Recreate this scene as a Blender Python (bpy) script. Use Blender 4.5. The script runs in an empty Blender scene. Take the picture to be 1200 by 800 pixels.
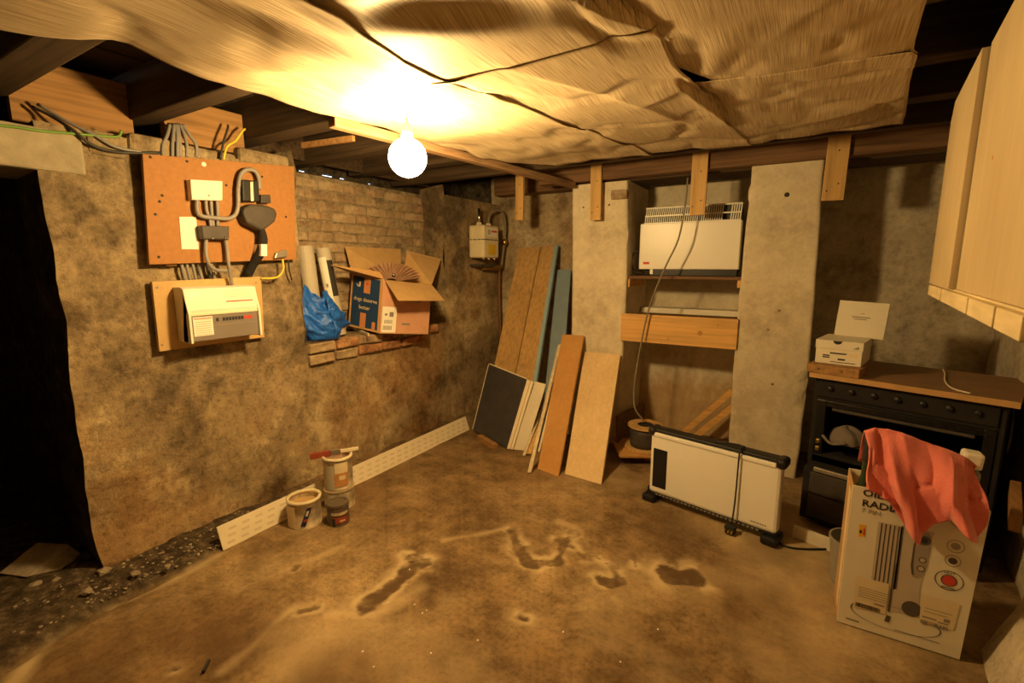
import bpy, math, random
import numpy as np
from mathutils import Vector, Matrix
random.seed(7)
S = bpy.context.scene
COL = S.collection
PI = math.pi

# ------------------------------------------------------------------ camera, world, exposure
CAM_F, CAM_PITCH, CAM_YAW, CAM_H = 560.0, math.radians(9), math.radians(31), 1.5
cam_data = bpy.data.cameras.new('camera')
cam_data.sensor_width = 36.0
cam_data.lens = CAM_F / 1200 * 36.0
cam_data.clip_start = 0.02
cam = bpy.data.objects.new('camera', cam_data)
cam.location = (0, 0, CAM_H)
cam.rotation_euler = (PI/2 - CAM_PITCH, 0, CAM_YAW)
COL.objects.link(cam)
S.camera = cam

world = bpy.data.worlds.new('world')
S.world = world
world.use_nodes = True
wb = world.node_tree.nodes['Background']
wb.inputs[0].default_value = (0.75, 0.85, 1.0, 1)      # daylight outside, only seen through the gap under the joists
wb.inputs[1].default_value = 5.0

S.view_settings.view_transform = 'Standard'
S.view_settings.look = 'None'
S.view_settings.gamma = 1.0
S.view_settings.exposure = 0.0
S.view_settings.use_curve_mapping = False

BULB = (-1.48, 1.60, 1.954)
BULB_R = 0.080  # wider than the real bulb, its glare built into the shape
BULB_EMIT = (1.0, 0.645, 0.245)
BULB_STRENGTH = 480.0

# ------------------------------------------------------------------ measuring helper: sight line of a photo point met with a real plane
_fw = Vector((-math.sin(CAM_YAW)*math.cos(CAM_PITCH), math.cos(CAM_YAW)*math.cos(CAM_PITCH), -math.sin(CAM_PITCH)))
_rt = Vector((math.cos(CAM_YAW), math.sin(CAM_YAW), 0))
_up = _rt.cross(_fw)
def _ray(x, y): return _fw*CAM_F + _rt*(x-600) + _up*(400-y)
def on_z(x, y, z=0.0):
    d = _ray(x, y); t = (z-CAM_H)/d.z; return Vector((0, 0, CAM_H)) + d*t
def on_x(x, y, X):
    d = _ray(x, y); return Vector((0, 0, CAM_H)) + d*(X/d.x)
def on_y(x, y, Y):
    d = _ray(x, y); return Vector((0, 0, CAM_H)) + d*(Y/d.y)

# ------------------------------------------------------------------ numpy noise
_TAB = {}
def vnoise(x, y, seed=0):
    if seed not in _TAB:
        T = np.random.RandomState(seed).rand(256, 256); _TAB[seed] = (T, T.tolist())
    if not isinstance(x, np.ndarray):
        T = _TAB[seed][1]; xf = math.floor(x); yf = math.floor(y); fx = x-xf; fy = y-yf
        fx = fx*fx*(3-2*fx); fy = fy*fy*(3-2*fy); x0 = xf & 255; y0 = yf & 255; x1 = (xf+1) & 255; y1 = (yf+1) & 255
        return (T[x0][y0]*(1-fx)+T[x1][y0]*fx)*(1-fy)+(T[x0][y1]*(1-fx)+T[x1][y1]*fx)*fy
    T = _TAB[seed][0]
    xi = np.floor(x).astype(int); yi = np.floor(y).astype(int)
    fx = x-xi; fy = y-yi
    fx = fx*fx*(3-2*fx); fy = fy*fy*(3-2*fy)
    a = T[xi & 255, yi & 255]; b = T[(xi+1) & 255, yi & 255]
    c = T[xi & 255, (yi+1) & 255]; d = T[(xi+1) & 255, (yi+1) & 255]
    return (a*(1-fx)+b*fx)*(1-fy)+(c*(1-fx)+d*fx)*fy
def fbm(x, y, seed=0, octaves=4):
    s = 0; a = 0.5; t = 0
    for k in range(octaves):
        s = s + a*vnoise(x*2**k+17*k, y*2**k+5*k, seed+k); t += a; a *= 0.5
    return s/t - 0.5

# ------------------------------------------------------------------ materials
def _nt(name):
    m = bpy.data.materials.new(name); m.use_nodes = True
    nt = m.node_tree; return m, nt, nt.nodes['Principled BSDF']
def _coords(nt, scale):
    tc = nt.nodes.new('ShaderNodeTexCoord'); mp = nt.nodes.new('ShaderNodeMapping')
    mp.inputs['Scale'].default_value = scale
    nt.links.new(tc.outputs['Object'], mp.inputs['Vector']); return mp.outputs['Vector']
def _noise(nt, vec, scale, detail=4, rough=0.6):
    n = nt.nodes.new('ShaderNodeTexNoise'); n.inputs['Scale'].default_value = scale
    n.inputs['Detail'].default_value = detail; n.inputs['Roughness'].default_value = rough
    nt.links.new(vec, n.inputs['Vector']); return n.outputs['Fac']
def _ramp(nt, fac, stops):
    r = nt.nodes.new('ShaderNodeValToRGB'); e = r.color_ramp.elements
    while len(e) < len(stops): e.new(0.5)
    for k, (p, c) in enumerate(stops):
        e[k].position = p; e[k].color = (*c, 1) if len(c) == 3 else c
    nt.links.new(fac, r.inputs['Fac']); return r.outputs['Color']
def _mix(nt, fac, a, b, mode='MIX'):
    m = nt.nodes.new('ShaderNodeMix'); m.data_type = 'RGBA'; m.blend_type = mode
    for sock, v in ((m.inputs[0], fac), (m.inputs[6], a), (m.inputs[7], b)):
        if hasattr(v, 'links') or isinstance(v, bpy.types.NodeSocket): nt.links.new(v, sock)
        elif isinstance(v, (int, float)): sock.default_value = v
        else: sock.default_value = (*v, 1)
    return m.outputs[2]
def _bump(nt, bsdf, h, strength, dist=0.02):
    b = nt.nodes.new('ShaderNodeBump'); b.inputs['Strength'].default_value = strength
    b.inputs['Distance'].default_value = dist
    nt.links.new(h, b.inputs['Height']); nt.links.new(b.outputs['Normal'], bsdf.inputs['Normal'])

def M(name, base, rough=0.6, var=0.12, scale=6.0, bump=0.0, bscale=60.0, metal=0.0, stretch=(1, 1, 1), spec=0.4, transmission=0.0):
    m, nt, b = _nt(name)
    v = _coords(nt, stretch)
    f = _noise(nt, v, scale)
    lo = tuple(c*(1-var) for c in base); hi = tuple(min(1, c*(1+var)) for c in base)
    nt.links.new(_ramp(nt, f, [(0.3, lo), (0.7, hi)]), b.inputs['Base Color'])
    b.inputs['Roughness'].default_value = rough; b.inputs['Metallic'].default_value = metal
    b.inputs['Specular IOR Level'].default_value = spec
    if bump: _bump(nt, b, _noise(nt, v, bscale, 3), bump, 0.004)
    if transmission: b.inputs['Transmission Weight'].default_value = transmission
    return m

def wood(name, base, axis='z', dark=0.6, rough=0.6, contrast=1.0):
    st = {'x': (0.6, 14, 14), 'y': (14, 0.6, 14), 'z': (14, 14, 0.6)}[axis]
    m, nt, b = _nt(name)
    v = _coords(nt, st)
    f = _noise(nt, v, 3.0, 6, 0.55)
    big = _noise(nt, _coords(nt, (1, 1, 1)), 2.0, 3)
    c = _ramp(nt, f, [(0.30, tuple(x*(1-(1-dark)*contrast) for x in base)), (0.55, base), (0.75, tuple(min(1, x*1.12) for x in base))])
    c2 = _mix(nt, 0.5, c, _ramp(nt, big, [(0.35, (0.72, 0.68, 0.62)), (0.65, (1, 1, 1))]), 'MULTIPLY')
    nt.links.new(c2, b.inputs['Base Color']); b.inputs['Roughness'].default_value = rough
    b.inputs['Specular IOR Level'].default_value = 0.3
    _bump(nt, b, f, 0.15, 0.003)
    return m

def rough_wall(name, light, mid, dark, rust, s1=1.6, bump=0.6, cover=0.5, mult=0.75, pits=0.0, damp=0.0, rise=0.0):
    m, nt, b = _nt(name)
    v = _coords(nt, (1, 1, 1))
    n1 = _noise(nt, v, s1, 9, 0.70); n2 = _noise(nt, v, s1*3.3, 8, 0.72); n3 = _noise(nt, v, s1*0.7, 6, 0.65)
    n4 = _noise(nt, v, 26, 8, 0.75)
    c = _ramp(nt, n1, [(0.39, dark), (0.49, mid), (0.53, mid), (0.60, light)])
    c = _mix(nt, _ramp(nt, n3, [(0.52, (0, 0, 0)), (0.62, (cover, cover, cover))]), c, rust)
    c = _mix(nt, mult, c, _ramp(nt, n2, [(0.36, (0.42, 0.38, 0.33)), (0.48, (0.9, 0.9, 0.9)), (0.62, (1.2, 1.2, 1.15))]), 'MULTIPLY')
    c = _mix(nt, mult*0.8, c, _ramp(nt, n4, [(0.38, (0.42, 0.39, 0.35)), (0.50, (1, 1, 1)), (0.66, (1.15, 1.15, 1.1))]), 'MULTIPLY')
    if pits:
        n6 = _noise(nt, v, 9, 5, 0.6)
        c = _mix(nt, _ramp(nt, n6, [(0.25, (pits, pits, pits)), (0.30, (0, 0, 0))]), c, (0.06, 0.04, 0.025))
    if damp:                                   # browns the foot of the wall; rising damp on the left wall
        sep = nt.nodes.new('ShaderNodeSeparateXYZ'); nt.links.new(_coords(nt, (1, 1, 1)), sep.inputs[0])
        ad = nt.nodes.new('ShaderNodeMath'); ad.operation = 'MULTIPLY_ADD'; nt.links.new(n1, ad.inputs[0]); ad.inputs[1].default_value = 1.6; off = nt.nodes.new('ShaderNodeMath'); off.operation = 'SUBTRACT'; nt.links.new(sep.outputs['Z'], off.inputs[0]); off.inputs[1].default_value = rise; nt.links.new(off.outputs[0], ad.inputs[2])
        c = _mix(nt, _ramp(nt, ad.outputs[0], [(0.0, (damp, damp, damp)), (0.75, (damp, damp, damp)), (1.0, (0, 0, 0))]), c, _mix(nt, 1.0, c, (0.72, 0.55, 0.36), 'MULTIPLY'))
    nt.links.new(c, b.inputs['Base Color']); b.inputs['Roughness'].default_value = 0.9
    b.inputs['Specular IOR Level'].default_value = 0.2
    h = _mix(nt, 0.6, n2, n4)
    _bump(nt, b, h, bump, 0.03)
    return m

MAT = {}
MAT['wall_left'] = rough_wall('old_lime_plaster', (0.62, 0.50, 0.31), (0.40, 0.305, 0.185), (0.17, 0.127, 0.08), (0.37, 0.19, 0.07), 1.35, 0.8, 0.55, 0.72, 0.7, 0.75)
MAT['wall_back'] = rough_wall('limewashed_masonry', (0.64, 0.55, 0.40), (0.48, 0.38, 0.25), (0.27, 0.20, 0.13), (0.42, 0.25, 0.12), 1.9, 0.5, 0.35, 0.6, 0.4)
MAT['wall_pale'] = rough_wall('pale_limewash', (0.74, 0.67, 0.53), (0.68, 0.61, 0.47), (0.54, 0.46, 0.34), (0.60, 0.48, 0.32), 1.7, 0.25, 0.2, 0.22, 0.0, 0.85, 0.50)  # closing arguments brown the lower part of the wall
MAT['pier'] = rough_wall('pier_limewash', (0.76, 0.68, 0.53), (0.70, 0.62, 0.47), (0.56, 0.48, 0.35), (0.58, 0.43, 0.26), 2.3, 0.3, 0.2, 0.20)
MAT['wall_right'] = rough_wall('grey_limewash', (0.66, 0.60, 0.49), (0.58, 0.52, 0.41), (0.36, 0.30, 0.22), (0.44, 0.35, 0.24), 1.8, 0.4, 0.25, 0.45)
MAT['brick'] = rough_wall('grimy_brick', (0.54, 0.43, 0.29), (0.44, 0.33, 0.21), (0.32, 0.22, 0.14), (0.46, 0.24, 0.14), 3.1, 0.5, 0.5, 0.55)
MAT['brick_red'] = rough_wall('red_brick', (0.55, 0.34, 0.18), (0.44, 0.22, 0.11), (0.25, 0.12, 0.07), (0.55, 0.20, 0.09), 5.0, 0.6, 0.6)
MAT['mortar'] = rough_wall('crumbling_mortar', (0.46, 0.38, 0.26), (0.37, 0.30, 0.20), (0.22, 0.17, 0.11), (0.32, 0.23, 0.14), 6.0, 0.6, 0.3, 0.6)
MAT['dirt'] = rough_wall('dirt', (0.16, 0.13, 0.09), (0.10, 0.08, 0.055), (0.04, 0.03, 0.02), (0.12, 0.07, 0.03), 7.0, 0.8, 0.4)  # dirt tone; on the door jamb it stands in for shade
MAT['lintel'] = M('lintel_concrete', (0.38, 0.33, 0.23), 0.9, 0.22, 9, 0.5, 40)
MAT['joist'] = wood('old_dark_joist', (0.085, 0.055, 0.031), 'x', 0.45, 0.85)
MAT['joist_y'] = wood('old_brown_batten', (0.36, 0.22, 0.12), 'y', 0.5, 0.8)
MAT['beam'] = wood('stained_beam', (0.21, 0.115, 0.06), 'x', 0.45, 0.75)
MAT['boards'] = wood('dark_floorboards', (0.06, 0.042, 0.026), 'y', 0.4, 0.9)
MAT['hob_board'] = M('dark_brown_board', (0.25, 0.145, 0.07), 0.6, 0.15, 7)
MAT['header'] = wood('header_timber', (0.40, 0.22, 0.085), 'y', 0.6, 0.75)
MAT['slat'] = wood('raw_pine_offcut', (0.68, 0.43, 0.17), 'z', 0.72, 0.6)
MAT['pine_x'] = wood('raw_pine_plank', (0.80, 0.48, 0.17), 'x', 0.72, 0.55)
MAT['pine_pale'] = wood('pale_batten', (0.70, 0.60, 0.42), 'z', 0.7, 0.7)
MAT['plank_brown'] = wood('worn_plank', (0.60, 0.38, 0.155), 'z', 0.7, 0.6)
MAT['mdf_brown'] = wood('brown_fibreboard', (0.58, 0.31, 0.10), 'z', 0.88, 0.6, 0.5)
MAT['maple'] = wood('maple_veneer', (0.80, 0.60, 0.34), 'z', 0.86, 0.45, 0.6)
MAT['ply'] = wood('birch_ply', (0.60, 0.48, 0.29), 'z', 0.88, 0.6, 0.6)
MAT['ply_edge'] = wood('ply_edge', (0.76, 0.63, 0.38), 'y', 0.8, 0.7, 0.7)
MAT['blue_paint'] = M('blue_grey_paint', (0.24, 0.33, 0.42), 0.55, 0.10, 5)
MAT['blue_edge'] = M('blue_painted_edge', (0.30, 0.46, 0.58), 0.55, 0.08, 5)
MAT['slate'] = M('charcoal_panel_face', (0.045, 0.042, 0.045), 0.65, 0.22, 12, 0.2, 90)
MAT['cream'] = M('cream_paint', (0.74, 0.68, 0.55), 0.5, 0.06, 4)
MAT['cream_light'] = M('pale_edge', (0.84, 0.76, 0.58), 0.5, 0.05, 5)
MAT['chipboard'] = M('orange_chipboard', (0.37, 0.172, 0.056), 0.75, 0.10, 40, 0.2, 160)
MAT['mdf'] = M('pale_fibreboard', (0.56, 0.37, 0.16), 0.7, 0.06, 30, 0.1, 140)
MAT['white'] = M('white_enamel', (0.84, 0.82, 0.76), 0.32, 0.02, 3)
MAT['white_matt'] = M('white_plastic', (0.82, 0.78, 0.68), 0.5, 0.03, 4)
MAT['paper'] = M('white_paper', (0.88, 0.85, 0.78), 0.8, 0.03, 8)
MAT['black'] = M('black_plastic', (0.012, 0.012, 0.013), 0.45, 0.15, 8)
MAT['black_gloss'] = M('black_enamel', (0.012, 0.012, 0.013), 0.22, 0.2, 5)
MAT['black_matt'] = M('sooty_black', (0.014, 0.012, 0.011), 0.85, 0.3, 9)
MAT['charcoal'] = M('charcoal_plastic', (0.06, 0.05, 0.045), 0.55, 0.2, 14, 0.3, 70)
MAT['grey_cable'] = M('grey_cable_sheath', (0.27, 0.25, 0.235), 0.5, 0.12, 10)
MAT['dark_cable'] = M('dark_cable_sheath', (0.045, 0.04, 0.036), 0.5, 0.12, 10)
MAT['white_cable'] = M('pale_cable_sheath', (0.23, 0.19, 0.14), 0.5, 0.06, 10)
MAT['yellow_cable'] = M('yellow_cable_sheath', (0.80, 0.62, 0.06), 0.5, 0.1, 10)
MAT['green_cable'] = M('green_cable_sheath', (0.16, 0.30, 0.05), 0.5, 0.1, 10)
MAT['smoky'] = M('smoked_cover', (0.22, 0.19, 0.17), 0.25, 0.05, 4)
MAT['red'] = M('red_print', (0.62, 0.06, 0.04), 0.6, 0.05, 6)
MAT['red_pale'] = M('pale_red_print', (0.80, 0.34, 0.26), 0.6, 0.05, 6)
MAT['ink'] = M('dark_ink', (0.03, 0.027, 0.027), 0.7, 0.05, 6)
MAT['ink_grey'] = M('grey_ink', (0.26, 0.235, 0.20), 0.7, 0.05, 6)
MAT['ink_tan'] = M('tan_print', (0.62, 0.50, 0.30), 0.7, 0.05, 6)
MAT['brass'] = M('brass', (0.72, 0.52, 0.18), 0.3, 0.1, 10, 0, 60, 1.0)
MAT['chrome'] = M('bright_metal', (0.80, 0.78, 0.74), 0.2, 0.05, 10, 0, 60, 1.0)
MAT['steel'] = M('dull_steel', (0.45, 0.42, 0.37), 0.4, 0.12, 10, 0, 60, 0.8)
MAT['copper'] = M('tarnished_copper', (0.34, 0.17, 0.09), 0.4, 0.2, 12, 0, 60, 0.7)
MAT['meter'] = M('meter_cream', (0.76, 0.68, 0.48), 0.5, 0.05, 8)
MAT['yellow'] = M('yellow_label', (0.80, 0.55, 0.04), 0.6, 0.08, 8)
MAT['orange_label'] = M('orange_label', (0.85, 0.45, 0.03), 0.6, 0.04, 8)
MAT['card'] = M('corrugated_card', (0.52, 0.31, 0.13), 0.85, 0.08, 12, 0.15, 80)
MAT['card_in'] = M('card_inside', (0.56, 0.36, 0.16), 0.85, 0.08, 12, 0.15, 80)
MAT['card_pink'] = M('pink_brown_card', (0.62, 0.34, 0.22), 0.85, 0.06, 12)
MAT['print_blue'] = M('dark_blue_print', (0.012, 0.045, 0.13), 0.7, 0.12, 12)
MAT['print_tan'] = M('bare_card_print', (0.52, 0.36, 0.14), 0.8, 0.06, 12)
MAT['print_orange'] = M('orange_brown_print', (0.56, 0.24, 0.09), 0.8, 0.06, 12)
MAT['pleat'] = M('pleated_paper', (0.48, 0.30, 0.20), 0.6, 0.2, 14)
MAT['vinyl_grey'] = M('wallpaper_roll', (0.50, 0.46, 0.38), 0.6, 0.06, 8)
MAT['box_white'] = M('white_carton', (0.78, 0.73, 0.60), 0.6, 0.04, 5)
MAT['label_paper'] = M('label_paper', (0.76, 0.64, 0.43), 0.7, 0.04, 7)
MAT['photo_grey'] = M('printed_grey', (0.34, 0.30, 0.26), 0.6, 0.06, 9)
MAT['photo_light'] = M('printed_pale_grey', (0.55, 0.48, 0.40), 0.6, 0.06, 9)
MAT['photo_dark'] = M('printed_dark_grey', (0.10, 0.085, 0.075), 0.6, 0.08, 9)
MAT['tin'] = M('splashed_tin', (0.56, 0.48, 0.35), 0.45, 0.5, 14, 0.1, 60)
MAT['tin_paint'] = M('cream_dried_paint', (0.78, 0.68, 0.47), 0.5, 0.1, 14, 0.3, 60)
MAT['tin_tan'] = M('tan_dried_paint', (0.55, 0.37, 0.17), 0.55, 0.12, 10)
MAT['tin_red'] = M('red_brown_paint', (0.33, 0.07, 0.035), 0.45, 0.2, 12)
MAT['tin_label'] = M('tin_label_orange', (0.56, 0.27, 0.10), 0.55, 0.2, 20)
MAT['tin_blue'] = M('tin_label_blue', (0.02, 0.025, 0.11), 0.5, 0.1, 10)
MAT['tin_dark'] = M('dark_tin', (0.12, 0.095, 0.075), 0.4, 0.35, 22)
MAT['tin_lid'] = M('dull_lid', (0.20, 0.165, 0.12), 0.5, 0.15, 12, 0, 60, 0.5)
MAT['pvc'] = M('white_vent_strip', (0.84, 0.76, 0.58), 0.5, 0.06, 5)
MAT['slot'] = M('shadowed_slot', (0.70, 0.61, 0.45), 0.8, 0.05, 9)
MAT['bucket'] = M('grey_bucket', (0.30, 0.27, 0.23), 0.55, 0.1, 6)
MAT['glass_green'] = M('dark_green_glass', (0.03, 0.05, 0.02), 0.3, 0.1, 8)
MAT['stone'] = M('dusty_stone', (0.34, 0.28, 0.20), 0.9, 0.3, 20, 0.6, 50)
MAT['leather'] = M('grey_fabric', (0.20, 0.17, 0.145), 0.9, 0.15, 12, 0.4, 60)

# vinyl wall covering used as a ceiling lining: fine streaks along y
m, nt, b = _nt('textured_vinyl')
v = _coords(nt, (380, 5, 1))
st = _noise(nt, v, 1.0, 4, 0.6)
bl = _noise(nt, _coords(nt, (1, 1, 1)), 1.4, 3)
c = _ramp(nt, st, [(0.38, (0.31, 0.228, 0.133)), (0.50, (0.49, 0.387, 0.25)), (0.62, (0.62, 0.51, 0.345))])
c = _mix(nt, 0.6, c, _ramp(nt, bl, [(0.35, (0.84, 0.82, 0.8)), (0.65, (1, 1, 1))]), 'MULTIPLY')
nt.links.new(c, b.inputs['Base Color']); b.inputs['Roughness'].default_value = 0.6
b.inputs['Specular IOR Level'].default_value = 0.25
_bump(nt, b, st, 0.25, 0.002)
MAT['vinyl'] = m

# towel
m, nt, b = _nt('salmon_terry')
v = _coords(nt, (1, 1, 1))
f = _noise(nt, v, 190, 3); g = _noise(nt, v, 9, 3)
c = _ramp(nt, g, [(0.3, (0.74, 0.185, 0.16)), (0.7, (0.88, 0.265, 0.225))])
nt.links.new(c, b.inputs['Base Color']); b.inputs['Roughness'].default_value = 0.95
b.inputs['Specular IOR Level'].default_value = 0.1; b.inputs['Sheen Weight'].default_value = 0.3
_bump(nt, b, f, 0.7, 0.004)
MAT['towel'] = m

# blue carrier bag
m, nt, b = _nt('blue_plastic_bag')
v = _coords(nt, (1, 1, 1)); f = _noise(nt, v, 14, 5)
nt.links.new(_ramp(nt, f, [(0.3, (0.01, 0.09, 0.46)), (0.7, (0.02, 0.17, 0.80))]), b.inputs['Base Color'])
b.inputs['Roughness'].default_value = 0.35
_bump(nt, b, f, 0.9, 0.02)
MAT['bag'] = m

# lit bulb
m, nt, b = _nt('lit_bulb_glass')
b.inputs['Base Color'].default_value = (0.9, 0.9, 0.85, 1)
b.inputs['Emission Color'].default_value = (*BULB_EMIT, 1)
b.inputs['Emission Strength'].default_value = BULB_STRENGTH
MAT['bulb'] = m

# concrete floor with mapped damp patches
m, nt, b = _nt('damp_concrete')
v = _coords(nt, (1, 1, 1))
n1 = _noise(nt, v, 1.3, 8, 0.65); n2 = _noise(nt, v, 5.5, 7, 0.7); n3 = _noise(nt, v, 45, 5, 0.7); n5 = _noise(nt, v, 0.8, 5, 0.6)
c = _ramp(nt, n1, [(0.37, (0.125, 0.078, 0.037)), (0.5, (0.235, 0.157, 0.078)), (0.63, (0.37, 0.265, 0.142))])
c = _mix(nt, 0.75, c, _ramp(nt, n2, [(0.37, (0.5, 0.44, 0.36)), (0.50, (0.95, 0.95, 0.95)), (0.62, (1.3, 1.27, 1.2))]), 'MULTIPLY')
c = _mix(nt, 0.5, c, _ramp(nt, n3, [(0.37, (0.45, 0.40, 0.34)), (0.5, (1, 1, 1)), (0.64, (1.2, 1.18, 1.12))]), 'MULTIPLY')
c = _mix(nt, _ramp(nt, n5, [(0.5, (0, 0, 0)), (0.7, (0.45, 0.45, 0.45))]), c, (0.30, 0.17, 0.075))
def _attr(nt, name):
    a = nt.nodes.new('ShaderNodeAttribute'); a.attribute_name = name; return a.outputs['Fac']
c = _mix(nt, _attr(nt, 'pale'), c, (0.60, 0.47, 0.275))
c = _mix(nt, _attr(nt, 'damp'), c, (0.088, 0.050, 0.024))
c = _mix(nt, _attr(nt, 'earth'), c, _ramp(nt, _noise(nt, v, 22, 8, 0.75), [(0.40, (0.018, 0.013, 0.009)), (0.52, (0.06, 0.044, 0.028)), (0.66, (0.19, 0.145, 0.09))]))
nt.links.new(c, b.inputs['Base Color']); b.inputs['Roughness'].default_value = 0.8
b.inputs['Specular IOR Level'].default_value = 0.25
_bump(nt, b, _mix(nt, 0.5, n2, n3), 0.5, 0.012)
MAT['floor'] = m

# ------------------------------------------------------------------ mesh builder
ROOT = {}
class MB:
    def __init__(s): s.v = []; s.f = []
    def add(s, vs, fs):
        k = len(s.v); s.v += [Vector(p) for p in vs]; s.f += [tuple(i+k for i in f) for f in fs]; return s
    def hexa(s, c):                       # eight corners: bottom ring then top ring
        return s.add(c, [(3, 2, 1, 0), (4, 5, 6, 7), (0, 1, 5, 4), (1, 2, 6, 5), (2, 3, 7, 6), (3, 0, 4, 7)])
    def box(s, c, d, R=None):
        c = Vector(c); h = Vector(d)/2; out = []
        for z in (-1, 1):
            for (x, y) in ((-1, -1), (1, -1), (1, 1), (-1, 1)):
                p = Vector((x*h.x, y*h.y, z*h.z))
                out.append(c + (R @ p if R else p))
        return s.hexa(out)
    def span(s, lo, hi):
        lo, hi = Vector(lo), Vector(hi); return s.box((lo+hi)/2, hi-lo)
    def slab(s, q, t):                    # four corners + thickness away from the normal
        q = [Vector(p) for p in q]; n = (q[1]-q[0]).cross(q[3]-q[0]).normalized()
        return s.hexa([p-n*t for p in q] + q)
    def bar(s, p0, p1, w, t, side=(0, 0, 1)):
        p0, p1 = Vector(p0), Vector(p1); d = (p1-p0).normalized()
        a = Vector(side); a = (a - d*a.dot(d)).normalized(); n = d.cross(a)
        a *= w/2; n *= t/2
        return s.hexa([p0-a-n, p0+a-n, p0+a+n, p0-a+n, p1-a-n, p1+a-n, p1+a+n, p1-a+n])
    def tube(s, pts, r, n=8, smooth=4, cap=True):
        P = [Vector(p) for p in pts]
        if smooth > 1 and len(P) > 2:
            Q = []
            for i in range(len(P)-1):
                a = P[max(i-1, 0)]; b_ = P[i]; c_ = P[i+1]; d_ = P[min(i+2, len(P)-1)]
                for k in range(smooth):
                    t = k/smooth
                    Q.append(0.5*((2*b_)+(c_-a)*t+(2*a-5*b_+4*c_-d_)*t*t+(3*b_-a-3*c_+d_)*t**3))
            P = Q+[P[-1]]
        k0 = len(s.v); prev = None
        for i, p in enumerate(P):
            d = (P[min(i+1, len(P)-1)]-P[max(i-1, 0)]).normalized()
            if prev is None:
                prev = d.orthogonal().normalized()
            a = (prev-d*prev.dot(d)).normalized(); prev = a; b_ = d.cross(a)
            rr = r[i] if isinstance(r, (list, tuple)) and i < len(r) else (r if not isinstance(r, (list, tuple)) else r[-1])
            for j in range(n):
                t = 2*PI*j/n; s.v.append(p+(a*math.cos(t)+b_*math.sin(t))*rr)
        for i in range(len(P)-1):
            for j in range(n):
                q = k0+i*n; s.f.append((q+j, q+(j+1) % n, q+n+(j+1) % n, q+n+j))
        if cap:
            s.f.append(tuple(k0+j for j in reversed(range(n)))); e = k0+(len(P)-1)*n
            s.f.append(tuple(e+j for j in range(n)))
        return s
    def lathe(s, prof, c, n=24, R=None, cap=True):  # profile of (radius, height)
        c = Vector(c); k0 = len(s.v)
        for (r, h) in prof:
            for j in range(n):
                t = 2*PI*j/n; p = Vector((r*math.cos(t), r*math.sin(t), h)); s.v.append(c+(R @ p if R else p))
        for i in range(len(prof)-1):
            for j in range(n):
                q = k0+i*n; s.f.append((q+j, q+(j+1) % n, q+n+(j+1) % n, q+n+j))
        if cap:
            if prof[0][0] > 1e-5: s.f.append(tuple(k0+j for j in reversed(range(n))))
            e = k0+(len(prof)-1)*n
            if prof[-1][0] > 1e-5: s.f.append(tuple(e+j for j in range(n)))
        return s
    def grid(s, fn, nu, nv, flip=False):
        k0 = len(s.v)
        for i in range(nu+1):
            for j in range(nv+1): s.v.append(Vector(fn(i/nu, j/nv)))
        for i in range(nu):
            for j in range(nv):
                a = k0+i*(nv+1)+j; q = (a, a+nv+1, a+nv+2, a+1)
                s.f.append(q[::-1] if flip else q)
        return s
    def prism(s, poly, o, ux, uy, depth):   # 2-D outline set on a plane, pushed along its normal
        o, ux, uy = Vector(o), Vector(ux), Vector(uy); nz = ux.cross(uy).normalized()*depth; n = len(poly)
        a = [o+ux*x+uy*y for x, y in poly]
        return s.add(a+[p+nz for p in a], [tuple(reversed(range(n))), tuple(range(n, 2*n))] + [(i, (i+1) % n, n+(i+1) % n, n+i) for i in range(n)])

def build(name, mb, mat, parent=None, smooth=False, bevel=0.0, solid=0.0, subsurf=0):
    me = bpy.data.meshes.new(name)
    if parent is not None:
        Mi = ROOT[parent.name].inverted(); vs = [Mi @ v for v in mb.v]; loc = None
    else:
        xs = [v.x for v in mb.v]; ys = [v.y for v in mb.v]; zs = [v.z for v in mb.v]
        loc = Vector(((min(xs)+max(xs))/2, (min(ys)+max(ys))/2, min(zs))); vs = [v-loc for v in mb.v]
    me.from_pydata([tuple(v) for v in vs], [], mb.f)
    me.validate(); me.update()
    if smooth:
        me.polygons.foreach_set('use_smooth', [True]*len(me.polygons))
    me.materials.append(mat if not isinstance(mat, str) else MAT[mat])
    o = bpy.data.objects.new(name, me); COL.objects.link(o)
    if parent is not None:
        o.parent = parent; ROOT[o.name] = ROOT[parent.name]
    else:
        o.location = loc; ROOT[o.name] = Matrix.Translation(loc)
    if solid:
        md = o.modifiers.new('thickness', 'SOLIDIFY'); md.thickness = solid; md.offset = 0
    if bevel:
        md = o.modifiers.new('edges', 'BEVEL'); md.width = bevel; md.segments = 2; md.limit_method = 'ANGLE'
    if subsurf:
        md = o.modifiers.new('sub', 'SUBSURF'); md.levels = subsurf; md.render_levels = subsurf
    return o
def tag(o, label, cat, group=None):
    o['label'] = label; o['category'] = cat
    if group: o['group'] = group
    return o
def thing(name, loc, label, cat, group=None, rotz=0):
    o = bpy.data.objects.new(name, None); COL.objects.link(o); o.empty_display_size = 0.05
    o.location = loc; o.rotation_euler = (0, 0, rotz)
    ROOT[o.name] = Matrix.Translation(Vector(loc)) @ Matrix.Rotation(rotz, 4, 'Z')
    return tag(o, label, cat, group)
def struct(o, label=None):
    o['kind'] = 'structure'
    if label: o['label'] = label
    return o
def label(o, text): o['label'] = text; return o

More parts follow.
